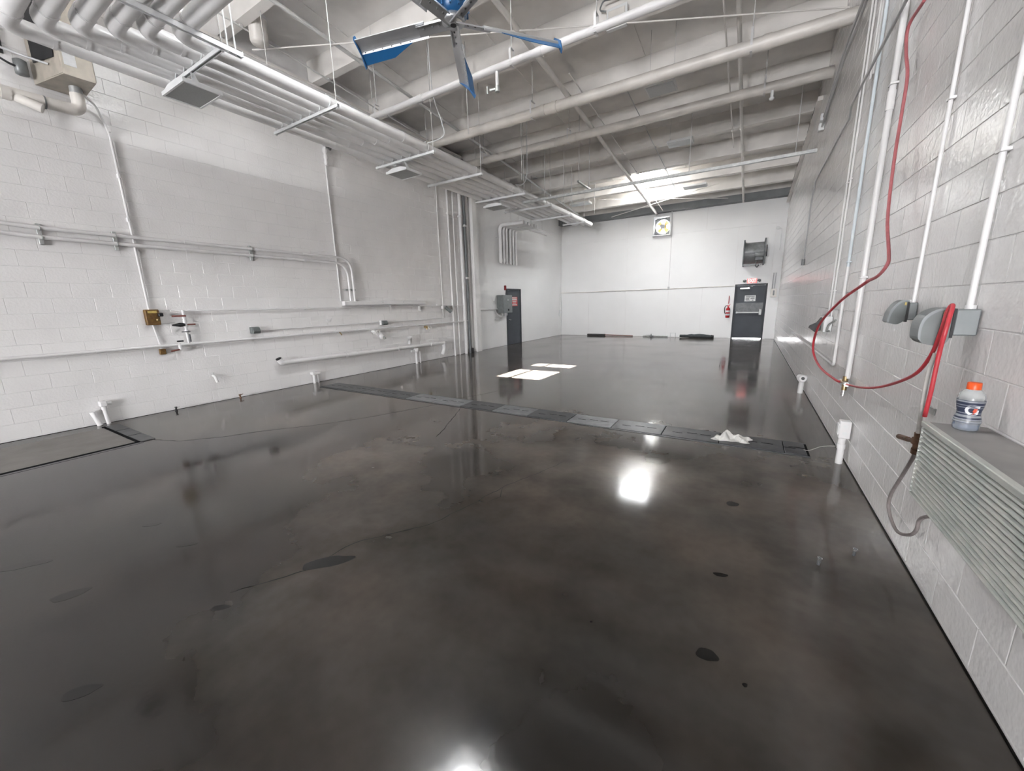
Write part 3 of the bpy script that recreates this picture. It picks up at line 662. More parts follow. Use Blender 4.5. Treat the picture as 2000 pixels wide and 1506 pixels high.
HY = [(2.70, 'pipe hanger strut nearest the near pipe elbows', -6.80, -5.32), (4.22, 'pipe hanger strut above the valve riser', -7.12, -5.42), (6.33, 'pipe hanger strut holding the middle flat lamp', -7.1, -5.45),
      (7.92, 'pipe hanger strut just past the middle flat lamp', -7.1, -5.45), (9.92, 'pipe hanger strut above the angled grey receptacle', -7.1, -5.45), (11.5, 'pipe hanger strut next past the third flat lamp', -7.1, -5.42), (13.2, 'pipe hanger strut where three pipes end', -7.05, -5.45), (14.6, 'farthest pipe hanger strut near the end wall', -6.4, -5.5)]
for (y, lab, x0, x1) in HY:
    t = thing('trapeze_hanger', lab, 'hanger', 'trapeze hangers of the pipe rack')
    obj('strut', strut(MB(), x0, x1, y, 4.525), 'fixture_white', t)
    for x in (x0+.04, x1-.04):
        rd = obj('rod', MB().cyl((x, y, 4.46), (x, y, roofz(y)-.01), .0065, 8), 'rod_paint', t)
        obj('nut', MB().cyl((x, y, 4.465), (x, y, 4.48), .016, 6), 'galv', rd)
    for i in range(6):
        if PEND[i] > y and x0 < PX[i] < x1:
            obj('pipe_clamp', MB().ring((PX[i], y, 4.61), (0, 1, 0), .0845, .006, 20, 6).cyl((PX[i], y, 4.69), (PX[i], y, 4.72), .012, 8), 'fixture_white', t)
t = thing('long_strut', 'long white strut under the near cross pipes', 'hanger')
obj('strut', strut(MB(), 0, 1.9, 0, 0, .026, .05).xf(Matrix.Translation((-5.28, .95, 4.50)) @ Matrix.Rotation(math.pi/2, 4, 'Z')), 'fixture_white', t)
for y in (1.25, 2.72, 2.80): obj('rod', MB().cyl((-5.28, y, 4.44), (-5.28, y, roofz(y)-.01), .009, 8), 'fixture_white', t)
obj('end_cap', MB().cbox(-5.31, -5.25, 2.85, 2.865, 4.445, 4.505, .004), 'fixture_white', t)
tag(obj('rack_cable', MB().sweep(spline([(-5.86, 2.5, 4.71), (-5.84, 3.4, 4.70), (-5.80, 4.25, 4.71), (-5.83, 5.4, 4.70), (-5.78, 6.35, 4.70), (-5.82, 8, 4.70)]), .008, 6), 'conduit_grey'), 'grey cable lying along the top of the pipe rack', 'cable')
tag(obj('rack_cable', MB().sweep(spline([(-5.58, 4.3, 4.72), (-5.72, 4.8, 4.70), (-6.05, 5.4, 4.70), (-6.1, 6.0, 4.70), (-5.9, 6.6, 4.71)]), .008, 6), 'conduit_grey'), 'thin cable crossing diagonally over the pipe rack', 'cable')

def flat_lamp(cx, cy, z, w, d, lab, sy):
    t = thing('flat_lamp', lab, 'lamp', 'flat lamps under the pipe rack')
    fr = MB()
    for (a, b, c, e) in ((cx-w/2, cx+w/2, cy-d/2, cy-d/2+.022), (cx-w/2, cx+w/2, cy+d/2-.022, cy+d/2), (cx-w/2, cx-w/2+.022, cy-d/2+.022, cy+d/2-.022), (cx+w/2-.022, cx+w/2, cy-d/2+.022, cy+d/2-.022)): fr.box(a, b, c, e, z, z+.045)
    obj('frame', fr, 'fixture_white', t)
    obj('lens', MB().box(cx-w/2+.02, cx+w/2-.02, cy-d/2+.02, cy+d/2-.02, z+.006, z+.014), 'lens_grey', t)
    obj('back', MB().prism([(cx-w/2+.01, cy-d/2+.01, z+.045), (cx+w/2-.01, cy-d/2+.01, z+.045), (cx+w*.2, cy-d/2+.01, z+.085), (cx-w*.2, cy-d/2+.01, z+.085)], (0, d-.02, 0)), 'fixture_white', t)
    for s in (-1, 1): obj('bracket', MB().prism([(cx+s*w*.28, cy-.05, z+.05), (cx+s*w*.28, cy+.05, z+.05), (cx+s*w*.28, sy+.02, 4.484), (cx+s*w*.28, sy-.02, 4.484)], (.004, 0, 0)), 'fixture_white', t)
flat_lamp(-6.33, 2.74, 4.29, .62, .42, 'flat square lamp at the near end of the rack', 2.70)
flat_lamp(-6.43, 6.46, 4.29, .58, .46, 'flat square lamp under the middle of the rack', 6.33)
flat_lamp(-6.45, 10.05, 4.29, .60, .5, 'flat square lamp under the rack past the pilaster', 9.92)

for i, x in enumerate((-7.65, -7.33)):
    t = thing('low_tube', ['thin white tube hung nearest the left wall corner', 'thin white tube hung between corner and rack'][i], 'pipe', 'thin tubes hung beside the pipe rack')
    obj('run', MB().cyl((x, 12.75, 4.42), (x+.03, 15.7, 4.40), .03, 12), 'pipe_white', t)
    for y in (12.8, 14.7): obj('rod', MB().cyl((x, y, 4.42), (x, y, roofz(y)-.01), .005, 6), 'rod_paint', t)
    for y in (13.3, 13.8, 14.3): obj('clip', MB().cbox(x-.035, x+.04, y-.03, y+.03, 4.38, 4.46, .006), 'fixture_white', t)

# ------------------------------------------------------------------ big ceiling fan
FC = Vector((-2.93, 3.82, 4.50))
t = thing('ceiling_fan', 'large five blade fan with silver and blue blades', 'fan')
obj('hub', MB().lathe([(0, -.02), (.035, -.02), (.04, -.012), (.10, -.01), (.12, .0), (.12, .045), (.0, .045)], FC, (0, 0, 1), 24), 'silver', t)
obj('hub_hole', MB().cyl(FC+Vector((0, 0, -.024)), FC+Vector((0, 0, -.019)), .032, 18), 'black', t)
mo = obj('motor', MB().lathe([(.10, .045), (.15, .07), (.155, .22), (.12, .27), (.06, .29), (.06, .40)], FC, (0, 0, 1), 24), 'blue_paint', t)
for k in range(12):
    a = k*math.pi/6; c, s = math.cos(a), math.sin(a)
    obj('fin', MB().box(.15, .175, -.006, .006, .08, .21).xf(Matrix.Translation(FC) @ Matrix.Rotation(a, 4, 'Z')), 'blue_trim', mo)
obj('down_rod', MB().cyl(FC+Vector((0, 0, .36)), (FC.x, FC.y, roofz(FC.y)-.36), .025, 12), 'silver', t)
obj('mount_bar', MB().box(FC.x-.07, FC.x+.07, 2.70, 4.16, roofz(4)-.5, roofz(4)-.40), 'steel_mid', t)
for k in range(5):
    ang = math.radians(50+72*k)
    M = Matrix.Translation(FC) @ Matrix.Rotation(ang, 4, 'Z')
    P = M @ Matrix.Rotation(math.radians(31), 4, 'X')
    br = obj('bracket', MB().cbox(.02, .42, -.055, .055, .006, .020, .003).cbox(.02, .42, .045, .055, -.02, .012, .002).xf(P), 'silver', t)
    for bx in (.16, .24, .34): obj('bolt', MB().cyl((bx, .012, -.003), (bx, .012, .008), .011, 8).xf(P), 'steel_mid', br)
    n = 10; top = [(-.075+.15*j/n, .012+.020*math.sin(math.pi*(j/n)**.7)) for j in range(n+1)]
    prof = [(.32, s, z) for s, z in top] + [(.32, s, z-.016) for s, z in reversed(top)]
    bl = obj('blade', MB().prism(prof, (.87, 0, 0)).xf(P), 'silver', t)
    for bx in (.55, .67, .79, .91, 1.03, 1.14): obj('rivet', MB().cyl((bx, -.058, -.006), (bx, -.058, .0), .006, 6).xf(P), 'chrome', bl)
    obj('flap', MB().prism([(.50, -.070, .0), (1.19, -.070, .0), (1.19, -.175, -.030), (.80, -.165, -.024)], (0, 0, .006)).xf(P), 'blue_paint', bl)
    obj('winglet', MB().prism([(1.19, .095, .02), (1.19, .085, .055), (1.19, -.10, .04), (1.19, -.19, -.03), (1.19, -.19, -.07), (1.19, -.08, -.02), (1.19, .08, -.004)], (.012, 0, 0)).xf(P), 'blue_trim', bl)

# ------------------------------------------------------------------ pipes crossing the hall
def cross_pipe(nm, lab, y, z, r, x0, x1, m, hang, joints, extra=None):
    t = thing(nm, lab, 'pipe')
    obj('run', MB().cyl((x0, y, z), (x1, y, z), r, 22), m, t)
    for x in hang:
        h = obj('hanger', MB().box(x-.016, x+.016, y-r-.004, y-r, z-r*.2, z+r+.12).box(x-.016, x+.016, y+r, y+r+.004, z-r*.2, z+r+.12).box(x-.016, x+.016, y-r, y+r, z-r-.004, z-r).box(x-.016, x+.016, y-r, y+r, z+r+.116, z+r+.12), 'pipe_white', t)
        obj('rod', MB().cyl((x, y, z+r+.11), (x, y, roofz(y)-.01), .008, 8), 'rod_paint', h)
    for x in joints: obj('joint', MB().cyl((x-.05, y, z), (x+.05, y, z), r*1.10, 22), m, t)
    return t
cp = cross_pipe('crossing_pipe', 'slim white pipe crossing just behind the big fan', 5.75, 5.12, .052, -8.2, XR, 'pipe_white', (-6.3, -3.35, -2.05), (-5.2, -2.9))
obj('drop', MB().cyl((-3.62, 5.75, 5.08), (-3.62, 5.75, 4.86), .028, 12), 'pipe_white', cp)
obj('drop_valve', MB().cyl((-3.62, 5.75, 4.80), (-3.62, 5.75, 4.88), .036, 12).cyl((-3.74, 5.72, 4.84), (-3.62, 5.75, 4.84), .022, 10).cyl((-3.77, 5.70, 4.79), (-3.77, 5.70, 4.89), .014, 8), 'galv', cp)
cross_pipe('crossing_pipe', 'fat cream pipe crossing the hall with scuffed patch', 7.6, 5.24, .092, -8.2, XR, 'pipe_cream', (-3.98, -0.30), (-3.5, -3.75, -.1))
c3 = cross_pipe('crossing_pipe', 'farther fat cream pipe with small sprinkler near right wall', 9.7, 5.47, .092, -8.2, XR, 'pipe_cream', (-4.1, -0.10, -6.6), (-4.5, -3.95))
obj('sprinkler', MB().cyl((.03, 9.62, 5.38), (.03, 9.62, 5.28), .025, 10).lathe([(.02, 0), (.045, -.03), (.03, -.06), (0, -.062)], (.03, 9.62, 5.28), (0, 0, 1), 12), 'fixture_white', c3)

def roof_run(nm, lab, x, y0, y1, r, m, off=-.45, cat='conduit', x1=None):
    mb = MB().cyl((x, y0, roofz(y0)+off-r), (x if x1 is None else x1, y1, roofz(y1)+off-r), r, 14)
    t = thing(nm, lab, cat, 'conduits along the underside of the roof')
    obj('run', mb, m, t)
    for y in BEAMS:
        if y0+.2 < y < y1-.2: obj('strap', MB().box(x-r-.012, x+r+.012, y-.02, y+.02, roofz(y)+off-.02, roofz(y)+off+.018), m, t)
roof_run('roof_conduit', 'fat roof conduit passing above the overhead rack', -6.62, 3.0, 18.1, .032, 'rod_paint')
roof_run('roof_conduit', 'thin roof conduit close to the left wall', -7.66, 3.0, 10.2, .014, 'rod_paint')
roof_run('roof_conduit', 'fat roof pipe running past the skylight to the wall fan', -3.66, 4.6, 18.1, .05, 'beam_paint', cat='pipe')
roof_run('roof_conduit', 'slim roof conduit beside the pipe to the wall fan', -3.38, 8.0, 18.1, .012, 'beam_paint')
roof_run('roof_conduit', 'roof pipe above the end of the exit door', -0.52, 6.0, 18.1, .035, 'beam_paint', cat='pipe')
roof_run('roof_conduit', 'slim roof conduit beside the pipe above the exit door', -0.72, 6.0, 13.0, .014, 'beam_paint')
roof_run('roof_conduit', 'very thin roof conduit left of the skylight lamp', -2.55, 9.0, 16.0, .009, 'conduit_grey')

t = thing('track_rail', 'long grey steel rail crossing below the skylight', 'rail')
obj('rail', strut(MB(), -5.9, XR-.02, 10.6, 4.50, .03, .06), 'galv', t)
for x in (-5.2, -3.9, -1.47, .55): obj('rod', MB().cyl((x, 10.6, 4.47), (x, 10.6, roofz(10.6)-.01), .008, 8), 'rod_paint', t)
t = thing('short_strut', 'short steel strut on two rods beside the rail', 'hanger')
obj('strut', strut(MB(), -.55, .35, 0, 0, .022, .041).xf(Matrix.Translation((-4.05, 10.75, 4.66)) @ Matrix.Rotation(math.pi/2, 4, 'Z')), 'galv', t)
for y in (10.25, 11.0): obj('rod', MB().cyl((-4.05, y, 4.64), (-4.05, y, roofz(y)-.01), .007, 8), 'rod_paint', t)
# loose suspension rods
for i, (x, y, z) in enumerate(((-5.05, 6.9, 4.9), (-5.2, 9.3, 4.65), (-4.75, 10.9, 4.45), (-5.3, 12.8, 4.6), (-4.9, 13.9, 4.6))):
    tag(obj('loose_rod', MB().cyl((x, y, z), (x, y, roofz(y)-.01), .009, 8), 'rod_paint'), ORD[i]+' nearest loose rod hanging right of the pipe rack', 'rod', 'loose rods hanging right of the rack')
tag(obj('hanging_cable', MB().sweep(spline([(-5.35, 6.2, 6.5), (-5.36, 6.25, 5.5), (-5.30, 6.4, 5.0), (-5.32, 6.45, 4.78), (-5.7, 6.4, 4.72), (-6.0, 6.2, 4.71)]), .010, 8), 'fixture_white'), 'white cable hanging down to the middle of the rack', 'cable')
tag(obj('hanging_cable', MB().sweep(spline([(-5.1, 9.4, 6.2), (-5.1, 9.4, 5.2), (-5.12, 9.4, 4.72), (-5.2, 9.4, 4.60), (-5.35, 9.5, 4.60), (-5.6, 9.7, 4.70)]), .009, 8), 'conduit_grey'), 'grey cable curving from the roof into the rack', 'cable')
def tie(a, b, lab): tag(obj('tie_rod', MB().cyl(a, b, .012, 8), 'beam_paint'), lab, 'rod', 'thin tie rods below the roof')
tie((XL+.02, 4.55, 6.16), (XR-.02, 8.5, 5.80), 'long thin tie rod crossing behind the fan blades')
tie((-5.2, 15.2, 5.36), (-1.0, 17.3, 5.2), 'thin tie rod rising right in front of the end wall')
tie((-5.4, 17.5, 5.14), (-1.2, 15.4, 5.30), 'thin tie rod falling right in front of the end wall')

def bay_lamp(cx, cy, z, w, d, lab, chain=True):
    t = thing('bay_lamp', lab, 'lamp', 'unlit lamps hung from the roof')
    obj('body', MB().prism([(cx-w/2, cy-d/2, z), (cx-w/2, cy+d/2, z), (cx-w/2, cy+d*.32, z+.07), (cx-w/2, cy-d*.32, z+.07)], (w, 0, 0)), 'fixture_white', t)
    obj('lens', MB().box(cx-w/2+.02, cx+w/2-.02, cy-d/2+.02, cy+d/2-.02, z-.008, z-.001), 'lens_pale', t)
    for s in (-1, 1):
        obj('wire', MB().cyl((cx+s*w*.42, cy, z+.07), (cx+s*w*.42, cy, roofz(cy)-.01), .004, 6), 'rod_paint', t)
        obj('end_bracket', MB().prism([(cx+s*w*.42, cy-.08, z+.069), (cx+s*w*.42, cy+.08, z+.069), (cx+s*w*.42, cy, z+.17)], (.006, 0, 0)), 'fixture_white', t)
bay_lamp(-1.72, 8.35, 5.36, .50, .42, 'unlit lamp between the two cream pipes')
bay_lamp(-1.80, 11.25, 5.36, .58, .40, 'unlit lamp above the steel rail')
bay_lamp(-1.92, 15.5, 5.33, .72, .40, 'unlit lamp just right of the skylight')
bay_lamp(-6.0, 15.4, 5.33, .80, .40, 'unlit lamp left of the skylight beyond the rack')
t = thing('beam_light', 'small square white lamp box fixed to a roof beam', 'lamp')
obj('back_plate', MB().cbox(-2.38, -2.05, 7.16, 7.24, 5.90, 6.20, .008), 'fixture_white', t)
obj('front_panel', MB().cbox(-2.35, -2.08, 7.145, 7.162, 5.94, 6.15, .006), 'pipe_cream', t)
obj('arm', MB().tube([(-2.4, 7.2, 6.2), (-2.5, 7.15, 6.22), (-2.42, 7.1, 6.3), (-2.2, 7.2, 6.32)], .012, .04, 8), 'steel_mid', t)
t = thing('roof_canister', 'beige canister lamp hanging at the ledge of left wall', 'lamp')
obj('canister', MB().lathe([(0, 0), (.12, .01), (.14, .05), (.14, .34), (.155, .35), (.155, .42), (.13, .43), (.13, .62)], (-7.55, 4.42, 6.02), (0, 0, 1), 22), 'pipe_cream', t)
obj('band', MB().cyl((-7.55, 4.42, 6.38), (-7.55, 4.42, 6.43), .16, 22), 'pipe_white', t)

# ------------------------------------------------------------------ end wall fittings
t = thing('wall_fan', 'square exhaust fan in the end wall with daylight behind', 'fan')
fr = MB()
for (a, b, c, e) in ((FX0-.04, FX0, FZ0-.04, FZ1+.04), (FX1, FX1+.04, FZ0-.04, FZ1+.04), (FX0, FX1, FZ0-.04, FZ0), (FX0, FX1, FZ1, FZ1+.04)): fr.box(a, b, YB-.20, YB+.2, c, e)
obj('housing', fr, 'fixture_white', t)
ln = MB()
for (a, b, c, e) in ((FX0, FX0+.006, FZ0, FZ1), (FX1-.006, FX1, FZ0, FZ1), (FX0+.006, FX1-.006, FZ0, FZ0+.006), (FX0+.006, FX1-.006, FZ1-.006, FZ1)): ln.box(a, b, YB-.19, YB+.15, c, e)
obj('liner', ln, 'housing_grey', t)
fcx, fcz = (FX0+FX1)/2, (FZ0+FZ1)/2
op = MB(); n = 32; R0 = .29; ov = []; iv = []
for k in range(n):
    a = 2*math.pi*k/n; c, s = math.cos(a), math.sin(a); q = min(.32/abs(c) if abs(c) > 1e-6 else 9, .35/abs(s) if abs(s) > 1e-6 else 9)
    ov.append((fcx+c*q, YB+.10, fcz+s*q)); iv.append((fcx+c*R0, YB+.10, fcz+s*R0))
op.add(ov+iv, [(k, (k+1) % n, n+(k+1) % n, n+k) for k in range(n)])
obj('orifice_plate', op, 'steel_mid', t)
obj('orifice_ring', MB().ring((fcx, YB+.09, fcz), (0, 1, 0), R0, .012, 32, 6), 'fixture_white', t)
obj('motor', MB().cyl((fcx, YB-.02, fcz), (fcx, YB+.13, fcz), .095, 18), 'steel_mid', t)
obj('motor_mount', MB().box(fcx-.30, fcx+.30, YB+.02, YB+.035, fcz-.09, fcz-.075).box(fcx+.05, fcx+.16, YB, YB+.05, fcz-.10, fcz+.03), 'sticker_yellow', t)
for k in range(4):
    a = math.pi/4+k*math.pi/2
    obj('blade', MB().prism([(.06, 0, -.04), (.27, .02, -.09), (.27, -.02, .09), (.06, 0, .04)], (0, .004, 0)).xf(Matrix.Translation((fcx, YB+.14, fcz)) @ Matrix.Rotation(a, 4, 'Y')), 'sticker_yellow', t)
for x in (fcx-.14, fcx+.15): obj('guard_wire', MB().cyl((x, YB+.03, FZ0), (x, YB+.03, FZ1), .007, 6), 'steel_mid', t)
for z in (fcz-.22, fcz+.2): obj('guard_wire', MB().cyl((FX0, YB+.03, z), (FX1, YB+.03, z), .005, 6), 'steel_mid', t)
obj('sun_blocker', MB().prism([(FX0-.06, YB+.20, 5.06), (FX0-.06, YB+.98, 4.74), (FX0-.06, YB+.98, 4.72), (FX0-.06, YB+.20, 5.04)], (FX1-FX0+.12, 0, 0)), 'galv', t)  # unseen plate added outside to keep the sun out of the fan opening
t = thing('fan_conduit', 'thin conduit dropping from the wall fan to the rail line', 'conduit')
obj('run', MB().tube([(-3.04, YB-.02, 5.30), (-3.04, YB-.22, 5.12), (-3.04, YB-.22, 4.32), (-3.04, YB-.02, 4.18), (-3.04, YB-.02, 2.10)], .013, .05, 8), 'pipe_white', t)
obj('switch', MB().cbox(-3.075, -3.005, YB-.05, YB-.004, 2.04, 2.15, .005), 'conduit_grey', t)
tag(obj('level_conduit', MB().cyl((XL+.01, YB-.022, 2.055), (-.56, YB-.022, 2.075), .014, 8), 'pipe_cream'), 'thin level conduit across the end wall', 'conduit')

t = thing('drum_blower', 'grey drum blower jutting from wall above the exit', 'blower')
bx0, bx1, byc, bzc = -.36, .34, YB-.42, 3.23
obj('drum', MB().cyl((bx0+.03, byc, bzc), (bx1-.03, byc, bzc), .385, 36), 'steel_mid', t)
obj('end_plate', MB().cbox(bx0, bx0+.045, YB-.84, YB-.004, bzc-.45, bzc+.45, .006), 'steel_dark', t)
obj('end_plate', MB().cbox(bx1-.045, bx1, YB-.84, YB-.004, bzc-.43, bzc+.47, .006), 'steel_dark', t)
obj('mid_band', MB().box(bx0+.04, bx1-.04, byc-.40, byc-.375, bzc-.06, bzc+.0), 'steel_dark', t)
obj('bottom_angle', MB().box(bx0, bx1-.1, YB-.86, YB-.82, bzc-.46, bzc-.42), 'steel_mid', t)
mt = obj('motor', MB().lathe([(.05, 0), (.10, .01), (.10, .27), (.06, .30)], (bx1-.33, byc-.50, bzc-.10), (1, 0, 0), 18), 'steel_mid', t)
obj('motor_base', MB().cbox(bx1-.30, bx1-.06, byc-.56, byc-.38, bzc-.30, bzc-.19, .006), 'steel_dark', mt)
obj('pulley', MB().cyl((bx1+.02, byc-.5, bzc-.10), (bx1+.05, byc-.5, bzc-.10), .08, 18), 'black', t)
obj('belt', MB().tube([(bx1+.035, byc-.5, bzc-.18), (bx1+.035, byc-.44, bzc+.22)], .012, .02, 6), 'black', t)
obj('hook', MB().sweep(spline([(bx1-.26, byc-.45, bzc-.30), (bx1-.27, byc-.46, bzc-.46), (bx1-.22, byc-.46, bzc-.54), (bx1-.17, byc-.46, bzc-.46)]), .016, 8), 'steel_dark', t)

t = thing('fire_extinguisher', 'red fire extinguisher hung beside the exit door', 'extinguisher')
obj('cylinder', MB().lathe([(.06, 0), (.075, .02), (.075, .33), (.06, .38), (.025, .41), (.02, .45)], (-.72, YB-.09, .83), (0, 0, 1), 20), 'red_paint', t)
obj('label', MB().lathe([(.0758, .09), (.0758, .16)], (-.72, YB-.09, .83), (0, 0, 1), 20), 'paper_white', t)
obj('label', MB().lathe([(.0758, .22), (.0758, .29)], (-.72, YB-.09, .83), (0, 0, 1), 20), 'paper_white', t)
obj('valve_handle', MB().cbox(-.76, -.66, YB-.11, YB-.07, 1.28, 1.33, .006).prism([(-.70, YB-.10, 1.33), (-.64, YB-.10, 1.36), (-.64, YB-.10, 1.37), (-.70, YB-.10, 1.345)], (0, .02, 0)), 'red_paint', t)
obj('hose', MB().sweep(spline([(-.74, YB-.1, 1.29), (-.80, YB-.1, 1.30), (-.84, YB-.1, 1.22), (-.83, YB-.1, 1.05), (-.80, YB-.1, .98)]), .014, 8), 'rubber', t)
tag(obj('arrow_sign', MB().prism([(-.725, YB-.004, 1.72), (-.69, YB-.004, 1.66), (-.70, YB-.004, 1.40), (-.74, YB-.004, 1.36)], (0, -.03, 0)), 'hose_red_old'), 'narrow faded red sign above the fire extinguisher', 'sign')
t = thing('breaker_box', 'white breaker box with two conduits right of exit', 'switch')
obj('case', MB().cbox(.66, .85, YB-.10, YB-.004, 1.60, 1.91, .008), 'pipe_cream', t)
obj('breaker', MB().cbox(.73, .78, YB-.112, YB-.10, 1.66, 1.85, .004), 'steel_mid', t)
for x in (.70, .77): obj('conduit', MB().cyl((x, YB-.04, 1.90), (x, YB-.04, 2.50), .013, 8), 'conduit_grey', t)
t = thing('corner_camera', 'small white box with cord high in the right corner', 'box')
obj('case', MB().cbox(.62, .72, YB-.10, YB-.004, 4.05, 4.15, .01), 'fixture_white', t)
obj('cord', MB().tube([(.72, YB-.05, 4.1), (.80, YB-.03, 4.08), (.80, YB-.03, 3.3)], .012, .04, 8), 'fixture_white', t)

# things lying along the foot of the end wall
t = thing('push_broom', 'dark long handled broom lying at the end wall', 'broom')
obj('head', MB().cbox(-6.62, -5.75, YB-.16, YB-.06, .0, .085, .01), 'rubber', t)
obj('handle', MB().cyl((-5.76, YB-.11, .05), (-4.45, YB-.12, .03), .018, 10), 'valve_red', t)
t = thing('rolled_mat', 'dark rolled rubber mat lying left of the exit', 'mat')
obj('roll', MB().lathe([(.0, 0), (.05, .0), (.055, .3), (.085, .45), (.075, .55), (.10, .75), (.085, .95), (.06, 1.2), (.06, 1.3), (0, 1.3)], (-2.45, YB-.16, .075), (1, 0, -.012), 16), 'mat_rubber', t)
obj('strap', MB().cyl((-1.25, YB-.16, .06), (-1.2, YB-.16, .06), .072, 14), 'rubber', t)
t = thing('scrap_bracket', 'small pale metal frame standing by the rolled mat', 'frame')
for (a, b, c, e) in ((-2.86, -2.83, 0, .19), (-2.66, -2.63, 0, .19), (-2.86, -2.63, .17, .19)): obj('bar', MB().box(a, b, YB-.12, YB-.08, c, e), 'fixture_white', t)
tag(obj('pale_tube', MB().tube([(-4.0, YB-.1, .03), (-3.7, YB-.1, .06), (-3.5, YB-.1, .05), (-2.95, YB-.1, .04)], .03, .05, 10), 'galv'), 'pale bent tube lying at the foot of the end wall', 'tube')
t = thing('floor_valve', 'small dark valve on the floor by the pale tube', 'valve')
obj('body', MB().lathe([(.03, 0), (.06, .03), (.03, .08), (.015, .14)], (-3.62, YB-.22, 0), (0, 0, 1), 12), 'steel_mid', t)
obj('side_port', MB().cyl((-3.72, YB-.22, .045), (-3.52, YB-.22, .045), .02, 10), 'steel_mid', t)

# ------------------------------------------------------------------ right wall fittings
def wall_pipe(nm, lab, y, z0, z1, r, m, cat='pipe', clips=(), x=None):
    x = XR-.008-r if x is None else x
    t = thing(nm, lab, cat)
    obj('run', MB().cyl((x, y, z0), (x, y, z1), r, 16), m, t)
    for z in clips: obj('strap', MB().cbox(x-r-.004, XR-.001, y-r-.014, y+r+.014, z-.008, z+.008, .002), m, t)
    return t, x
wall_pipe('wall_riser', 'conduit rising from the nearer grey receptacle', 2.76, 1.52, 6.2, .0125, 'pipe_white', 'conduit', (2.2, 3.0))
wall_pipe('wall_riser', 'conduit rising from the farther grey receptacle', 3.54, 1.53, 6.2, .0105, 'pipe_white', 'conduit', (2.7,))
t, bx = wall_pipe('air_riser', 'fat white air pipe ending in the hose tee', 4.95, .78, 6.1, .023, 'pipe_white', clips=(3.35, 1.75))
obj('coupling', MB().cyl((bx, 4.95, 3.15), (bx, 4.95, 3.30), .029, 16), 'pipe_white', t)
t, tx = wall_pipe('blue_riser', 'pale blue pipe turning level near the floor', 5.78, .84, 5.8, .0145, 'conduit_blue', clips=(1.95,))
obj('level_run', MB().tube([(tx, 5.78, .86), (tx, 5.78, .79), (tx, 11.0, .78)], .0145, .06, 12), 'pipe_white', t)
obj('white_lower', MB().cyl((tx, 5.78, .82), (tx, 5.78, 1.9), .0152, 14), 'pipe_white', t)
for i, y in enumerate((6.42, 6.62)):
    wall_pipe('twin_riser', ['nearer of two thin conduits above the black switch', 'farther of two thin conduits above the black switch'][i], y, 1.33, 5.1, .0095, 'pipe_white', 'conduit', (1.65, 2.95))
t = thing('disconnect_switch', 'white switch box with black handle on right wall', 'switch')
obj('case', MB().cbox(.84, XR-.003, 6.36, 6.72, 1.13, 1.33, .008), 'fixture_white', t)
obj('handle', MB().prism([(.84, 6.55, 1.14), (.78, 6.55, 1.12), (.72, 6.55, 1.17), (.73, 6.55, 1.20), (.80, 6.55, 1.24), (.84, 6.55, 1.31)], (0, .13, 0)), 'black', t)
obj('hinge_pin', MB().cyl((.80, 6.50, 1.17), (.80, 6.74, 1.17), .014, 8), 'black', t)
obj('arm', MB().tube([(.90, 6.34, 1.15), (.86, 6.25, 1.15), (.87, 6.2, 1.24), (.90, 6.0, 1.30)], .012, .03, 8), 'galv', t)
t = thing('level_cable', 'dark cable run sloping along the upper right wall', 'cable')
obj('run', MB().tube([(XR-.07, 3.6, 3.55), (XR-.07, 4.6, 3.86), (XR-.07, 6.75, 3.86), (XR-.04, 6.95, 3.80), (XR-.025, 10.15, 3.80), (XR-.025, 10.5, 3.4), (XR-.025, 10.55, 2.35)], .014, .08, 8), 'conduit_grey', t)
obj('plug', MB().cyl((XR-.03, 10.55, 2.24), (XR-.03, 10.55, 2.36), .03, 10), 'steel_mid', t)
for i, (z, zb, lab) in enumerate(((5.06, 4.92, 'upper dark conduit high on the right wall'), (4.93, 4.80, 'lower dark conduit high on the right wall'))):
    t = thing('high_conduit', lab, 'conduit', 'conduits high on the right wall')
    obj('run', MB().tube([(XR-.07, 5.5, z), (XR-.06, 8.1, z), (XR-.04, 9.5, zb), (XR-.04, 9.9+.14*i, zb-.08)], .018, .1, 10), 'conduit_grey', t)
    obj('end_box', MB().cbox(XR-.09, XR-.003, 9.9+.14*i, 10.02+.14*i, zb-.14, zb-.02, .006), 'fixture_white', t)
for i, y in enumerate((5.98, 6.10)):
    wall_pipe('upper_riser', ['nearer short pale conduit dropping from the upper right', 'farther short pale conduit dropping from the upper right'][i], y, 3.86, 5.3, .010, 'pipe_white', 'conduit')

def receptacle(lab, y, w, prof, box):
    prof = [(p.x, p.z) for p in spline([(a, 0, z) for a, z in prof], 4)]
    t = thing('power_receptacle', lab, 'receptacle', 'grey receptacles on the right wall')
    obj('back_box', MB().cbox(box[0], XR-.003, y-w, y+w, box[1], box[2], .005), 'box_grey_light', t)
    h = obj('hood', MB().prism([(a, y-w*.92, z) for a, z in prof], (0, w*1.84, 0)), 'box_grey', t)
    obj('gasket', MB().box(box[0]-.008, box[0]+.002, y-w*1.02, y+w*1.02, box[1]-.012, box[2]+.004), 'rubber', t)
    obj('hub', MB().cyl((XR-.022, y, box[2]), (XR-.022, y, box[2]+.018), .019, 14), 'pipe_white', t)
    lid = obj('lid', MB().prism([(prof[k][0]-.004, y-w*.97, prof[k][1]+.002) for k in range(20)] + [(prof[k][0]+.006, y-w*.97, prof[k][1]-.006) for k in reversed(range(20))], (0, w*1.94, 0)), 'box_grey_light', t)
    obj('sticker', MB().box(prof[4][0]+.004, prof[0][0]-.012, y-w*.98-.001, y-w*.92, prof[0][1]-.03, prof[0][1]-.012), 'sticker_yellow', h)
    return t
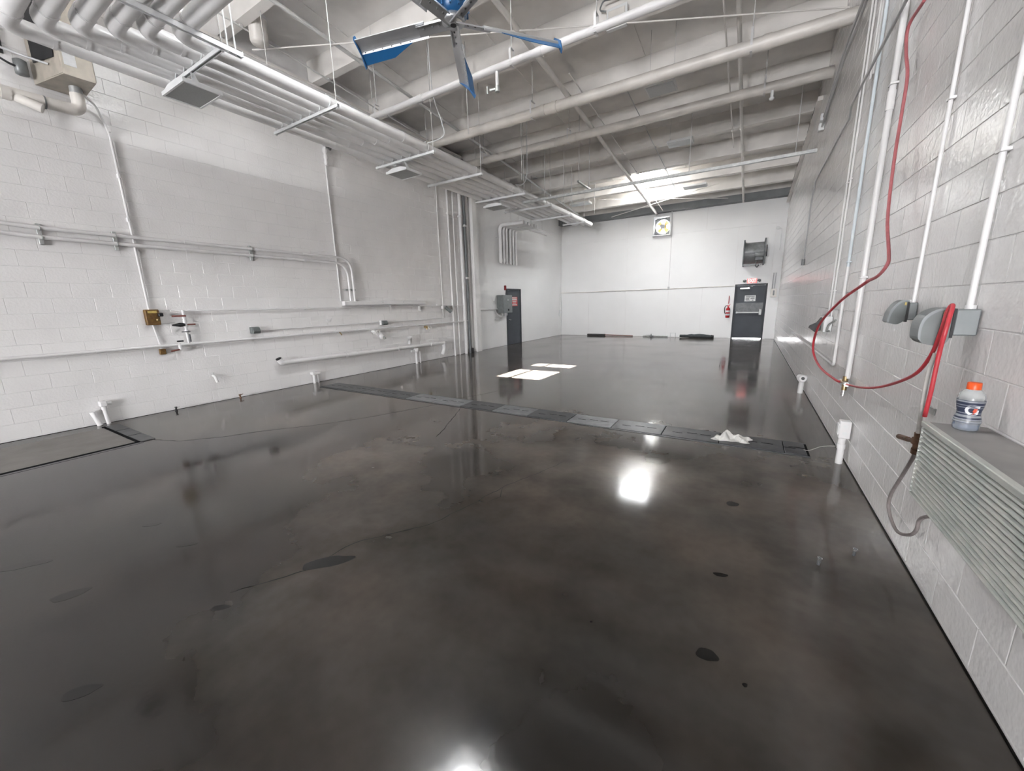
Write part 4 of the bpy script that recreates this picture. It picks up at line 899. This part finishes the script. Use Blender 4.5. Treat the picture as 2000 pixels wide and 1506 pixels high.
receptacle('nearer grey power receptacle with the red hose over it', 2.745, .062, [(.845, 1.512), (.80, 1.512), (.762, 1.492), (.738, 1.455), (.732, 1.40), (.742, 1.352), (.79, 1.335), (.83, 1.345), (.845, 1.39)], (.845, 1.385, 1.508))
receptacle('farther grey power receptacle with rounded lid', 3.56, .055, [(.885, 1.545), (.86, 1.545), (.83, 1.525), (.805, 1.475), (.795, 1.415), (.80, 1.405), (.835, 1.392), (.86, 1.402), (.885, 1.43)], (.885, 1.42, 1.53))

t = thing('air_hose', 'looping red air hose hung from the right wall', 'hose')
upper = [(.88, 4.32, 3.62), (.86, 4.54, 3.58), (.86, 4.49, 3.39), (.87, 4.39, 3.18), (.87, 4.38, 2.9), (.86, 4.33, 2.64), (.85, 4.24, 2.33), (.84, 4.12, 2.1), (.82, 3.86, 1.87), (.80, 3.76, 1.79), (.78, 3.85, 1.72), (.76, 4.01, 1.69)]
obj('upper_length', MB().sweep(spline(upper, 6), .011, 10), 'hose_red_old', t)
obj('loop', MB().sweep(spline([(.76, 4.01, 1.69), (.73, 4.8, 1.53), (.71, 5.68, 1.26), (.72, 5.99, .96), (.76, 5.66, .79), (.83, 5.10, .735), (.872, 4.98, .735)], 10), .012, 12), 'hose_red', t)
obj('near_length', MB().sweep(spline([(.868, 4.80, .745), (.85, 4.15, .84), (.83, 3.56, .96), (.80, 2.93, 1.14), (.795, 2.72, 1.27), (.80, 2.665, 1.40), (.805, 2.655, 1.50)], 10), .0085, 12), 'hose_red', t)
obj('over_box', MB().sweep(spline([(.805, 2.655, 1.50), (.812, 2.65, 1.525), (.812, 2.63, 1.525), (.80, 2.60, 1.48), (.79, 2.585, 1.40), (.79, 2.60, 1.31), (.79, 2.605, 1.13), (.79, 2.62, .99)], 8), .0088, 12), 'hose_red', t)
tee = obj('brass_tee', MB().cyl((.885, 4.95, .80), (.885, 4.95, .66), .022, 12).cyl((.872, 5.06, .735), (.872, 4.82, .745), .018, 12), 'brass', t)
obj('hex_fitting', MB().cyl((.872, 5.02, .735), (.872, 5.07, .735), .024, 6).cyl((.87, 4.84, .743), (.868, 4.77, .746), .023, 6), 'galv', tee)
obj('drain_cock', MB().cyl((.882, 4.95, .60), (.885, 4.95, .67), .018, 10), 'chrome', tee)
t = thing('grey_hose', 'grey whip hose with brass valve below the receptacle', 'hose')
obj('worn_tube', MB().sweep(spline([(.795, 2.66, 1.30), (.79, 2.675, 1.22), (.79, 2.68, 1.12), (.79, 2.67, 1.0), (.795, 2.675, .88)], 8), .009, 12), 'tube_worn', t)
vb = obj('brass_valve', MB().cyl((.795, 2.675, .89), (.802, 2.69, .80), .014, 12).cyl((.797, 2.68, .86), (.799, 2.685, .83), .021, 8).cyl((.802, 2.69, .80), (.805, 2.70, .775), .018, 8), 'brass_dark', t)
obj('handle', MB().cyl((.800, 2.70, .835), (.800, 2.93, .79), .011, 10).cyl((.800, 2.80, .816), (.800, 2.94, .789), .014, 10), 'brass_dark', vb)
obj('whip', MB().sweep(spline([(.805, 2.70, .785), (.825, 2.78, .72), (.835, 2.90, .58), (.855, 3.10, .36), (.865, 3.11, .25), (.872, 2.96, .20), (.88, 2.81, .26), (.88, 2.735, .33), (.88, 2.72, .40), (.875, 2.62, .47), (.875, 2.5, .52)], 10), .009, 12), 'hose_grey', t)

# ribbed galvanised casing
CX0, CY0, CY1, CZ0, CZ1 = .727, .55, 2.42, .655, 1.012
t = thing('ribbed_casing', 'ribbed galvanised metal casing fixed low on right wall', 'casing')
obj('body', MB().box(CX0+.016, XR-.003, CY0, CY1, CZ0, CZ1-.004), 'rib_gap', t)
obj('top_sheet', MB().box(CX0+.02, XR-.003, CY0, CY1+.002, CZ1-.004, CZ1), 'duct_top', t)
obj('top_rim', MB().cbox(CX0-.004, CX0+.022, CY0, CY1+.004, CZ1-.022, CZ1+.003, .003), 'galv_rib', t)
nr = 15; h = (CZ1-.024-CZ0)/nr
for i in range(nr):
    z = CZ0+i*h
    obj('slat', MB().prism([(CX0+.017, CY0, z+.002), (CX0+.002, CY0, z+.003), (CX0, CY0, z+.007), (CX0+.002, CY0, z+h*.6), (CX0+.010, CY0, z+h-.006), (CX0+.017, CY0, z+h-.005)], (0, CY1-CY0, 0)), 'galv_rib', t)
obj('end_plate', MB().box(CX0+.002, XR-.003, CY1, CY1+.004, CZ0, CZ1-.004), 'galv_rib', t)

# drink bottle on the casing
bo = Vector((.835, 2.345, CZ1+.001))
t = thing('drink_bottle', 'plastic drink bottle with orange cap on ribbed casing', 'bottle')
S = 1.0
prof = [(.0, 0), (.034, 0), (.040, .006), (.041, .020), (.039, .026), (.041, .034), (.0405, .046), (.034, .070), (.0345, .085), (.038, .10), (.0405, .118), (.041, .13), (.0405, .145), (.036, .160), (.027, .172), (.020, .176), (.020, .186)]
obj('shell', MB().lathe([(r*S, z*S) for r, z in prof], bo, (0, 0, 1), 32), 'bottle_plastic', t)
obj('drink', MB().lathe([(0, .003), (.033*S, .003), (.038*S, .008), (.039*S, .024), (.0385*S, .030), (0, .030)], bo, (0, 0, 1), 28), 'bottle_liquid', t)
def rad(z):
    for (r0, a), (r1, b) in zip(prof, prof[1:]):
        if a <= z <= b and b > a: return r0+(r1-r0)*(z-a)/(b-a)
    return .03
def band(z0, z1, m, parent, e=.0006, nm='print_band'):
    zs = [z0+(z1-z0)*k/6 for k in range(7)]
    return obj(nm, MB().lathe([((rad(z)+e)*S, z*S) for z in zs], bo, (0, 0, 1), 32), m, parent)
lb = band(.036, .132, 'label_navy', t, nm='bottle_label')
for z0, z1 in ((.038, .043), (.049, .053), (.060, .069), (.076, .079), (.100, .103), (.110, .113), (.124, .130)): band(z0, z1, 'label_grey', lb, .0012)
bd = Vector((-.10, -1.0, 0)).normalized()      # the mark faces the open hall
def curved(mb, zc):
    """wrap flat lettering (x right, y up) round the bottle"""
    out = []
    base = math.atan2(bd.y, bd.x)
    for (x, y, z) in mb.v:
        r = (rad(zc+y)+.0016+z)*S; a = base+x/(rad(zc)*S)
        out.append((bo.x+math.cos(a)*r, bo.y+math.sin(a)*r, bo.z+(zc+y)*S))
    mb.v = out; return mb
obj('letter_mark', curved(text_mb('G', .058, .0004, .0016), .090), 'label_white', lb)
obj('bolt_mark', curved(MB().prism([(.004, .012, 0), (.014, .012, 0), (.010, .002, 0), (.015, .002, 0), (.002, -.016, 0), (.006, -.003, 0), (.001, -.003, 0)], (0, 0, .001)), .088), 'bolt_red', lb)
obj('cap', MB().lathe([(0, .205*S), (.019*S, .205*S), (.021*S, .203*S), (.0215*S, .181*S), (.0215*S, .176*S)][::-1], bo, (0, 0, 1), 28), 'cap_orange', t)
tag(obj('metal_plate', MB().cbox(XR-.008, XR-.001, 2.95, 3.06, .925, .965, .002), 'galv'), 'small grey metal plate behind the worn tube', 'plate')

# floor stubs by the right wall
t = thing('outlet_post', 'white pipe post with square box by the drain end', 'post')
obj('post', MB().cyl((.87, 4.62, 0), (.87, 4.62, .27), .028, 18), 'pipe_white', t)
obj('collar', MB().cyl((.87, 4.62, .15), (.87, 4.62, .20), .033, 18), 'pipe_white', t)
bxo = obj('box', MB().cbox(.832, .918, 4.58, 4.66, .26, .43, .006), 'pipe_white', t)
for z in (.31, .38): obj('socket', MB().cyl((.875, 4.578, z), (.875, 4.582, z), .019, 12), 'fixture_white', bxo)
obj('side_cover', MB().cbox(.822, .832, 4.59, 4.65, .29, .40, .004), 'pipe_white', bxo)
obj('loose_wire', MB().sweep(spline([(.84, 4.62, .17), (.74, 4.70, .12), (.66, 4.80, .03), (.60, 4.86, .006), (.56, 4.80, .006), (.62, 4.74, .006)]), .003, 6), 'tube_worn', t)
t = thing('floor_cleanout', 'white pipe stub with round end farther along right wall', 'pipe')
obj('post', MB().cyl((.855, 7.92, 0), (.86, 7.92, .20), .038, 16), 'pipe_white', t)
hd = obj('head', MB().lathe([(.04, 0), (.075, .05), (.078, .09), (.06, .12), (0, .122)], (.86, 7.92, .19), (0, 0, 1), 18).cyl((.86, 7.80, .27), (.86, 7.92, .27), .05, 16), 'pipe_white', t)
obj('opening', MB().cyl((.86, 7.795, .27), (.86, 7.80, .27), .025, 12), 'black', hd)
for i, (x, y) in enumerate(((.49, 2.70), (.69, 2.91))):
    t = thing('floor_bolt', ['anchor bolt standing in the floor farther from wall', 'anchor bolt standing in the floor nearer the wall'][i], 'bolt', 'anchor bolts in the floor')
    obj('shank', MB().cyl((x, y, 0), (x+.004, y, .05), .008, 10), 'steel_dark', t)
    obj('nut', MB().cyl((x+.003, y, .034), (x+.004, y, .048), .014, 6), 'chrome', t)

# ------------------------------------------------------------------ floor
t = thing('trench_drain', 'long steel trench drain across the floor', 'drain')
obj('channel', MB().box(-7.50, .66, 4.66, 5.09, .0004, .002), 'pit_black', t)
for y in (4.665, 5.085): obj('edge_angle', MB().box(-7.50, .66, y-.012, y+.012, .0005, .006), 'grate', t)
x = -7.485; k = 0
while x < .60:
    w = min(.61, .64-x); paler = .18 < random.random() and 3 < k < 10
    g = obj('grate', MB().cbox(x+.004, x+w-.004, 4.685, 5.065, .002, .012, .003), 'grate_worn' if paler else 'grate', t)
    for s in (.26, .52, .76):
        obj('slot', MB().box(x+w*s-.055, x+w*s+.055, 4.868+(.02 if s > .5 else -.02), 4.882+(.02 if s > .5 else -.02), .0121, .0128), 'pit_black', g)
    x += w; k += 1
t = thing('floor_slab', 'rectangular bare concrete patch with dark edging by left wall', 'slab')
obj('slab', MB().box(-7.72, -6.46, -2.0, 1.53, .0004, .004), 'bare_concrete', t)
obj('edge_joint', MB().box(-6.47, -6.43, -2.0, 1.62, .0005, .006), 'pit_black', t)
obj('edge_joint', MB().box(-7.80, -6.44, 1.50, 1.535, .0005, .006), 'pit_black', t)
obj('epoxy_strip', MB().box(-6.43, -6.36, -2.0, 1.55, .0004, .002), 'epoxy_dark', t)
for i in range(3): obj('cover_plate', MB().box(-7.78+.46*i, -7.34+.46*i, 1.54, 1.68, .0005, .008), 'grate', t)
for (a, b, c, e) in ((XL, XL+.014, -2, YB), (XR-.006, XR, .2, YB), (XL+.014, DX0-.06, YB-.016, YB-.003), (DX1+.06, XR-.012, YB-.016, YB-.003)):
    obj('edge_dirt', MB().box(a, b, c, e, .0, .004), 'crack', floor)  # dark line of dirt along the foot of the walls
def crack(pts, w, label=None):
    P = [Vector((a, b, 0)) for a, b in pts]; Q = []
    for a, b in zip(P, P[1:]):
        n = max(2, int((b-a).length/.05))
        for k in range(n): Q.append(a.lerp(b, k/n)+Vector((random.uniform(-.008, .008), random.uniform(-.008, .008), 0)))
    Q.append(P[-1]); vs = []
    for i, q in enumerate(Q):
        d = (Q[min(i+1, len(Q)-1)]-Q[max(i-1, 0)]).normalized(); nrm = Vector((-d.y, d.x, 0)); ww = w*random.uniform(.5, 1.2)*(1 if 0 < i < len(Q)-1 else .1)
        vs += [q+nrm*ww+Vector((0, 0, .0006)), q-nrm*ww+Vector((0, 0, .0006))]
    obj('crack', MB().add(vs, [(2*i+1, 2*i+3, 2*i+2, 2*i) for i in range(len(Q)-1)]), 'crack', floor)
crack([(-1.48, 3.46), (-1.57, 3.12), (-1.73, 2.68), (-1.8, 2.28), (-1.89, 1.89), (-2.04, 1.68), (-2.2, 1.47), (-2.22, 1.14), (-2.3, 1.0), (-2.42, .8)], .004)
crack([(-6.47, 1.63), (-6.0, 1.79), (-5.67, 2.15), (-5.5, 2.45), (-5.03, 3.02), (-4.68, 3.61), (-4.25, 4.66)], .005)
crack([(-3.76, 4.62), (-3.5, 4.1), (-3.33, 3.75), (-3.18, 3.4)], .005)
crack([(-1.74, 2.66), (-1.66, 2.5), (-1.70, 2.36)], .003)
crack([(-4.2, 5.1), (-4.0, 5.6), (-3.9, 5.9)], .004)
def stain(x, y, a, b, rot=0.0, rag=.12):
    n = 28; vs = [(x, y, .0007)]
    ph = [random.uniform(0, 6.28) for _ in range(3)]
    for k in range(n):
        t_ = 2*math.pi*k/n; r = 1+rag*(math.sin(2*t_+ph[0])+.6*math.sin(3*t_+ph[1])+.4*math.sin(5*t_+ph[2]))
        u, v = a*r*math.cos(t_), b*r*math.sin(t_)
        vs.append((x+u*math.cos(rot)-v*math.sin(rot), y+u*math.sin(rot)+v*math.cos(rot), .0007))
    obj('stain', MB().add(vs, [(0, 1+k, 1+(k+1) % n) for k in range(n)]), 'stain', floor)
for s in ((-2.17, 1.25, .15, .055, .9), (-.03, 1.70, .042, .038, 0), (-3.23, .33, .09, .04, 1.0), (-2.32, .19, .07, .03, .8), (-3.78, .86, .07, .02, .8), (-3.22, .88, .06, .02, .8),
          (-2.34, .72, .05, .02, .8), (-.01, 2.32, .035, .02, .3), (.02, 3.27, .05, .035, .3), (-3.9, .25, .12, .04, .9), (-.55, 1.62, .006, .006, 0), (.12, 1.62, .01, .01, 0)): stain(*s)

# crumpled cloth on the drain
from mathutils import noise as mnoise
t_cloth = MB(); nx, ny = 44, 26; vs = []
for j in range(ny+1):
    for i in range(nx+1):
        u, v = i/nx, j/ny
        q = Vector((u*2.6+3, v*1.7, 1.3)); w = mnoise.noise(q)
        ridge = max(0, 1-abs(u-.36-.18*(v-.5)-.06*w)/.13)*.085*(.45+.55*math.sin(math.pi*min(1, v*1.15)))
        ridge += max(0, 1-abs(u-.74+.30*(v-.4))/.12)*.045*(1-.5*v) + max(0, 1-abs(v-.62-.25*(u-.5)+.1*w)/.16)*.028
        zz = .014 + ridge + .022*abs(mnoise.noise(Vector((u*5, v*4, 7))))
        edge = min(u, 1-u, v, 1-v); zz = .014+(zz-.014)*min(1, edge/.10)
        vs.append((-.22+.36*u+.03*mnoise.noise(Vector((u*3, v*3, 2)))-.02*math.sin(v*5), 4.76+.22*v*(.65+.35*abs(math.cos(u*4.2)))+.05*mnoise.noise(Vector((u*4, 9, v)))+.03*u, zz))
t_cloth.add(vs, [(j*(nx+1)+i, j*(nx+1)+i+1, (j+1)*(nx+1)+i+1, (j+1)*(nx+1)+i) for j in range(ny) for i in range(nx)])
tag(obj('crumpled_cloth', t_cloth, 'cloth'), 'crumpled white cloth lying on the trench drain', 'cloth')
settle()
